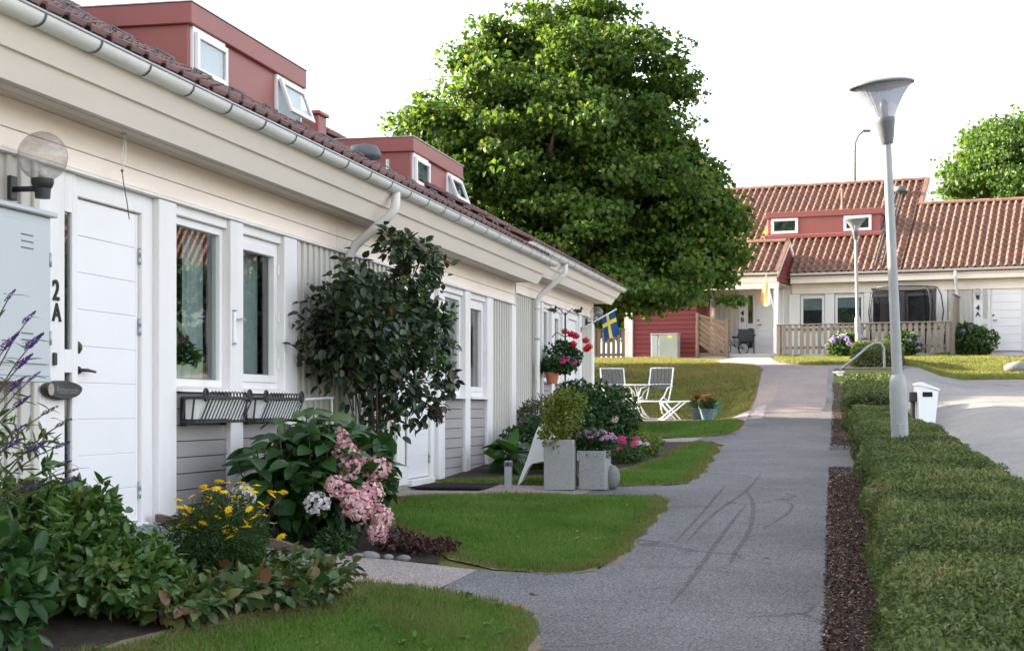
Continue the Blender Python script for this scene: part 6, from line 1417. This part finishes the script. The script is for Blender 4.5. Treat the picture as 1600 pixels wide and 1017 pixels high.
# garden chairs, table and pots on the patio
def recliner(label, p, rz, foot=False):
    t = thing('garden_chair', label, 'chair', p, rz, 'white metal garden chairs'); r = .014
    for x in (-.24, .24):
        MB().tube([(x,.32,.02),(x,.05,.05),(x,-.16,.14),(x,-.26,.36),(x,-.10,.44),(x,.16,.36),(x,.30,.62),(x,.42,1.02)], r, 8).obj('side_frame', 'plastic_white', t, smooth=True)
        MB().tube([(x,-.26,.36),(x,.16,.10),(x,.36,.02)], r*.85, 8).obj('leg', 'plastic_white', t, smooth=True)
        MB().tube([(x*1.12,.30,.66),(x*1.18,.02,.62),(x*1.12,-.14,.44)], r*.85, 8).obj('armrest', 'plastic_white', t, smooth=True)
    for a, b in (((-.24,.42,1.02),(.24,.42,1.02)), ((-.24,.33,.70),(.24,.33,.70)), ((-.24,-.26,.36),(.24,-.26,.36)), ((-.24,.32,.02),(.24,.32,.02)), ((-.24,.16,.36),(.24,.16,.36))): MB().tube([a,b], r*.85, 8).obj('cross_rail', 'plastic_white', t, smooth=True)
    for i in range(6):
        x = -.195+i*.078; MB().beam((x,.295,.60),(x,.425,1.05), .056, .010, (0,1,0)).obj('back_slat', 'slat_grey', t)
        MB().beam((x,-.23,.40),(x,.15,.375), .056, .010).obj('seat_slat', 'slat_grey', t)
    return t
zp = 1.192
c1 = recliner('white metal garden chair with grey slats nearer the house wall', W(-.02,21.45,zp), ROTH+R(24)); c2 = recliner('white metal garden chair with grey slats, right of the small table', W(.72,21.3,zp), ROTH+R(-16))
t = thing('foot_stool', 'white metal folding footstool frame beside the right garden chair', 'stool', W(1.18,20.75,zp), ROTH+R(20))
for y in (-.2,.2):
    MB().tube([(-.24,y,.0),(.20,y,.36)], .013, 8).obj('leg', 'plastic_white', t, smooth=True); MB().tube([(.08,y,.0),(-.20,y,.32)], .013, 8).obj('leg', 'plastic_white', t, smooth=True)
    MB().tube([(-.22,y,.34),(.26,y,.36)], .013, 8).obj('seat_rail', 'plastic_white', t, smooth=True)
for x, z in ((.26,.36),(-.22,.34),(-.24,.01)): MB().tube([(x,-.2,z),(x,.2,z)], .013, 8).obj('cross_rail', 'plastic_white', t, smooth=True)
t = thing('bistro_table', 'small white metal table with curved legs between the garden chairs', 'table', W(.35,21.75,zp), ROTH)
MB().lathe([(.0,.70),(.30,.70),(.31,.69),(.30,.675),(.0,.675)], 28).obj('table_top', 'plastic_white', t, auto=40)
MB().tube([(0,0,.0),(0,0,.675)], .018, 10).obj('column', 'plastic_white', t, smooth=True)
for i in range(3): q = 2.09*i+.4; c_, s_ = math.cos(q), math.sin(q); MB().tube([(.28*c_,.28*s_,.0),(.10*c_,.10*s_,.12),(.03*c_,.03*s_,.35),(.12*c_,.12*s_,.55),(.26*c_,.26*s_,.66)], .012, 8).obj('leg', 'plastic_white', t, smooth=True)
def glazed_pot(label, plabel, n, s, r, h, mat, seed):
    t = thing('flower_pot', label, 'pot', W(n,s,zp), 0, 'glazed pots on the patio'); MB().lathe([(.0,0),(r*.68,0),(r*.72,.02),(r,h*.92),(r*1.06,h*.94),(r*1.06,h),(r*.93,h),(r*.9,h-.04)], 22).obj('body', mat, t, auto=45); MB().lathe([(.0,h-.045),(r*.91,h-.045)], 22).obj('potting_soil', 'soil', t)
    pot_plant('pot_plant', plabel, W(n,s,zp+h-.04), (0,0,.15), (.16,.16,.15), 'dark_leaf', 700, .05, .02, seed, 'orange_petal', 40, .022)
glazed_pot('dark blue glazed pot at the patio edge', 'rusty orange flowering plant in the dark blue pot', 1.60, 21.2, .145, .24, 'pot_blue', 141); glazed_pot('grey-blue glazed pot at the patio edge, nearer', 'rusty orange flowering plant in the grey-blue pot', 1.86, 20.35, .15, .21, 'pot_teal', 142)
t = thing('marker_stake', 'green plastic marker stake in the grass bank', 'stake', G(1.86,22.7), ROTH)
MB().box(-.035,.035,-.02,.02,.08,.36,.008).obj('sleeve', 'green_plastic', t); MB().tube([(0,0,-.1),(0,0,.09)], .012, 8).obj('spike', 'green_plastic', t)
# flag, hanging flowers and iron bracket on the farther house
t = thing('wall_flag', 'small blue flag with yellow cross on a slanted white pole', 'flag', W(-.37,19.12,2.86), ROTH)
MB().tube([(0,0,0),(.66,0,.36)], .013, 8).obj('flag_pole', 'plastic_white', t, smooth=True); MB().ball((.665,0,.363), .02, 10, 8).obj('finial', 'plastic_white', t, smooth=True); bx('socket', 'black_metal', t, -.01, .03, -.03, .03, -.05, .05, .004)
def fpt(u, v):     # u along the pole from the outer end, v down the cloth
    a = Vector((.40+.24*u, 0, .222+.13*u)); return a+Vector((.10*v*(.6+.4*u), .05*math.sin(u*5+v*4)*v, -.44*v))
bands_u = [0,.36,.54,1.0]; bands_v = [0,.30,.46,1.0]
for i in range(3):
    for j in range(3):
        vs = []; fs = []; m_ = 4
        for a in range(m_+1):
            for b in range(m_+1): vs.append(tuple(fpt(bands_u[i]+(bands_u[i+1]-bands_u[i])*a/m_, bands_v[j]+(bands_v[j+1]-bands_v[j])*b/m_)))
        for a in range(m_):
            for b in range(m_): k = a*(m_+1)+b; fs.append((k,k+1,k+m_+2,k+m_+1))
        MB().add(vs, fs).obj('cross_field' if (i == 1 or j == 1) else 'blue_field', 'flag_yellow' if (i == 1 or j == 1) else 'flag_blue', t, smooth=True)
t = thing('plant_stand', 'tall dark iron plant stand with scroll bracket before the farther house', 'plant stand', G(.02,15.5), ROTH)
MB().tube([(0,0,0),(0,0,2.1)], .014, 8).obj('pole', 'black_metal', t, smooth=True)
for sg, yy in ((1,.0),(-1,.0)): MB().tube([(0,0,1.70),(sg*.14,yy,1.78),(sg*.22,yy,1.70)], .009, 6).obj('arm', 'black_metal', t, smooth=True)
for i, (x, z) in enumerate(((-.20,2.12),(.22,2.10))):
    MB().tube([(0,0,2.05),(x*.5,0,2.16),(x,0,z-.04)], .008, 6).obj('scroll', 'black_metal', t, smooth=True)
    b = MB().ball((x,0,z+.02), .055, 10, 7, .6); b.prism([(x-.10,z+.02),(x-.04,z+.06),(x-.04,z-.0)], -.012, .012, 'y'); b.prism([(x+.04,z+.10),(x+.02,z+.03),(x+.075,z+.05)], -.012, .012, 'y'); b.obj('bird_figure', 'black_metal', t)
def hanging(label, plabel, n, s, z, potm, r, petals, cnt, seed, c, rad):
    t = thing('hanging_pot', label, 'pot', W(n,s,z), ROTH, 'hanging flower pots'); MB().lathe([(.0,0),(r*.7,0),(r,r*1.5),(r*1.05,r*1.52),(r*.95,r*1.6),(.0,r*1.4)], 18).obj('body', potm, t, auto=45)
    for q in (0, 2.1, 4.2): MB().tube([(r*math.cos(q), r*math.sin(q), r*1.5), (0,0,r*1.5+.35)], .004, 4).obj('hanger', 'black_metal', t)
    p = pot_plant('geranium', plabel, W(n,s,z+r*1.4), c, rad, 'dark_leaf', 900, .06, .05, seed, petals, cnt, .055, 'flower', sz=.8)
    return p
hanging('upper flower pot on the iron stand, hidden by leaves', 'red geranium with green leaves on the iron stand', .02, 15.5, 1.98, 'terracotta', .09, None, 0, 151, (0,.02,.12), (.30,.28,.26))
g1 = bpy.data.objects['geranium']; hm = head_mesh('flower', 'red_petal', 60, .062, .035, 1, .85, 0, 152)
for (x,y,z) in ((.10,.0,.50),(.17,.02,.47),(.33,.05,.40),(.38,.06,.30),(.15,-.1,.34),(-.02,.1,.55),(.35,.0,.26)): link('flower', hm, g1, (x,y,z))
hanging('small terracotta pot hanging below the red geranium', 'magenta and white geranium in the small terracotta pot', -.08, 14.9, 1.80, 'terracotta', .115, 'magenta_petal', 5, 153, (.05,.1,.12), (.30,.30,.14))
pot_plant('trailing_plant', 'dark trailing plant with white dots below the hanging terracotta pot', W(.22,15.2,1.45), (0,0,.12), (.32,.34,.30), 'dark_leaf', 1500, .06, .035, 155, 'white_petal', 16, .02)
# right-hand side: bin, handrail, boulder
t = thing('litter_bin', 'white litter bin with slanted lid on a black post behind the hedge', 'bin', G(5.46,10.5), ROTH+R(10)); z0 = 1.71-terz(5.46,10.5)
MB().tube([(-.15,0,-.1),(-.15,0,z0-.1)], .03, 10).obj('post', 'black_metal', t, smooth=True)
MB().prism([(-.10,z0-.58),(.085,z0-.58),(.135,z0-.09),(-.11,z0-.02)], -.14, .14, 'y').obj('body', 'plastic_white', t); MB().prism([(-.125,z0-.015),(.15,z0-.085),(.155,z0-.065),(-.06,z0+.02),(-.12,z0+.005)], -.15, .15, 'y').obj('lid', 'plastic_white', t)
bx('strap', 'black_metal', t, -.185, -.101, -.05, .05, z0-.22, z0-.10, .006); bx('bag_rim', 'rubber', t, -.06, .06, -.144, -.1405, z0-.16, z0-.10, .0)
t = thing('handrail', 'galvanised tube handrail sloping up beside the far end of the path', 'handrail', (7.2,35.5,0))
zb_ = float(ter(*NS(8.3,35.5)))
MB().tube([(.0,0,2.20),(.40,0,2.53),(.72,0,2.80),(.86,0,2.87),(.98,0,2.86),(1.05,0,2.76),(1.06,0,2.4),(1.06,0,zb_-.2)], .028, 10).obj('rail', 'galvanised', t, smooth=True)
MB().tube([(.02,0,2.22),(.02,0,1.9)], .026, 10).obj('post', 'galvanised', t, smooth=True)
t = thing('concrete_post', 'low white painted stair cheek at the foot of the handrail', 'post', (7.02,34.6,1.75)); bx('wall', 'white_paint', t, -.05, .06, -.4, .5, -.2, .42, .01); bx('coping', 'white_paint', t, -.075, .085, -.42, .52, .421, .46, .01)
bo = MB().ball((0,0,.18), .42, 16, 10, .62).obj('boulder', 'stone', None, GX(12.75,40.3), smooth=True); bo.scale = (.85,.6,.62); tag(bo, 'pale boulder at the right edge beside the parking area', 'boulder')
dt = bo.modifiers.new('rough', 'DISPLACE'); tx = bpy.data.textures.new('clouds', 'CLOUDS'); tx.noise_scale = .35; dt.texture = tx; dt.strength = .12
# a few fallen leaves on the lawns
surf('fallen', (.28,.13,.05), .8, .3, 20); LF = leaf_mesh('fallen_leaf', 'fallen', .06, .045, .25, .1)
for i, (n, s, lab) in enumerate(((1.1,4.9,'orange-brown fallen leaf on the second lawn, near the paving'),(1.3,4.3,'fallen leaf on the middle of the second lawn'),(2.4,3.2,'fallen leaf on the second lawn near the path'),(1.75,-.75,'fallen leaf on the nearest lawn, close to the entry path'),(2.6,.35,'fallen leaf on the asphalt of the entry path'),(4.0,2.2,'fallen leaf lying on the path'))):
    o = leaf_obj(LF, None, G(n,s,.035 if i != 4 and i != 5 else .02), (math.cos(i*2.1), math.sin(i*2.1), .1), (.2,.1,1), 1.0, 'fallen_leaf'); tag(o, lab, 'leaf', 'fallen leaves')
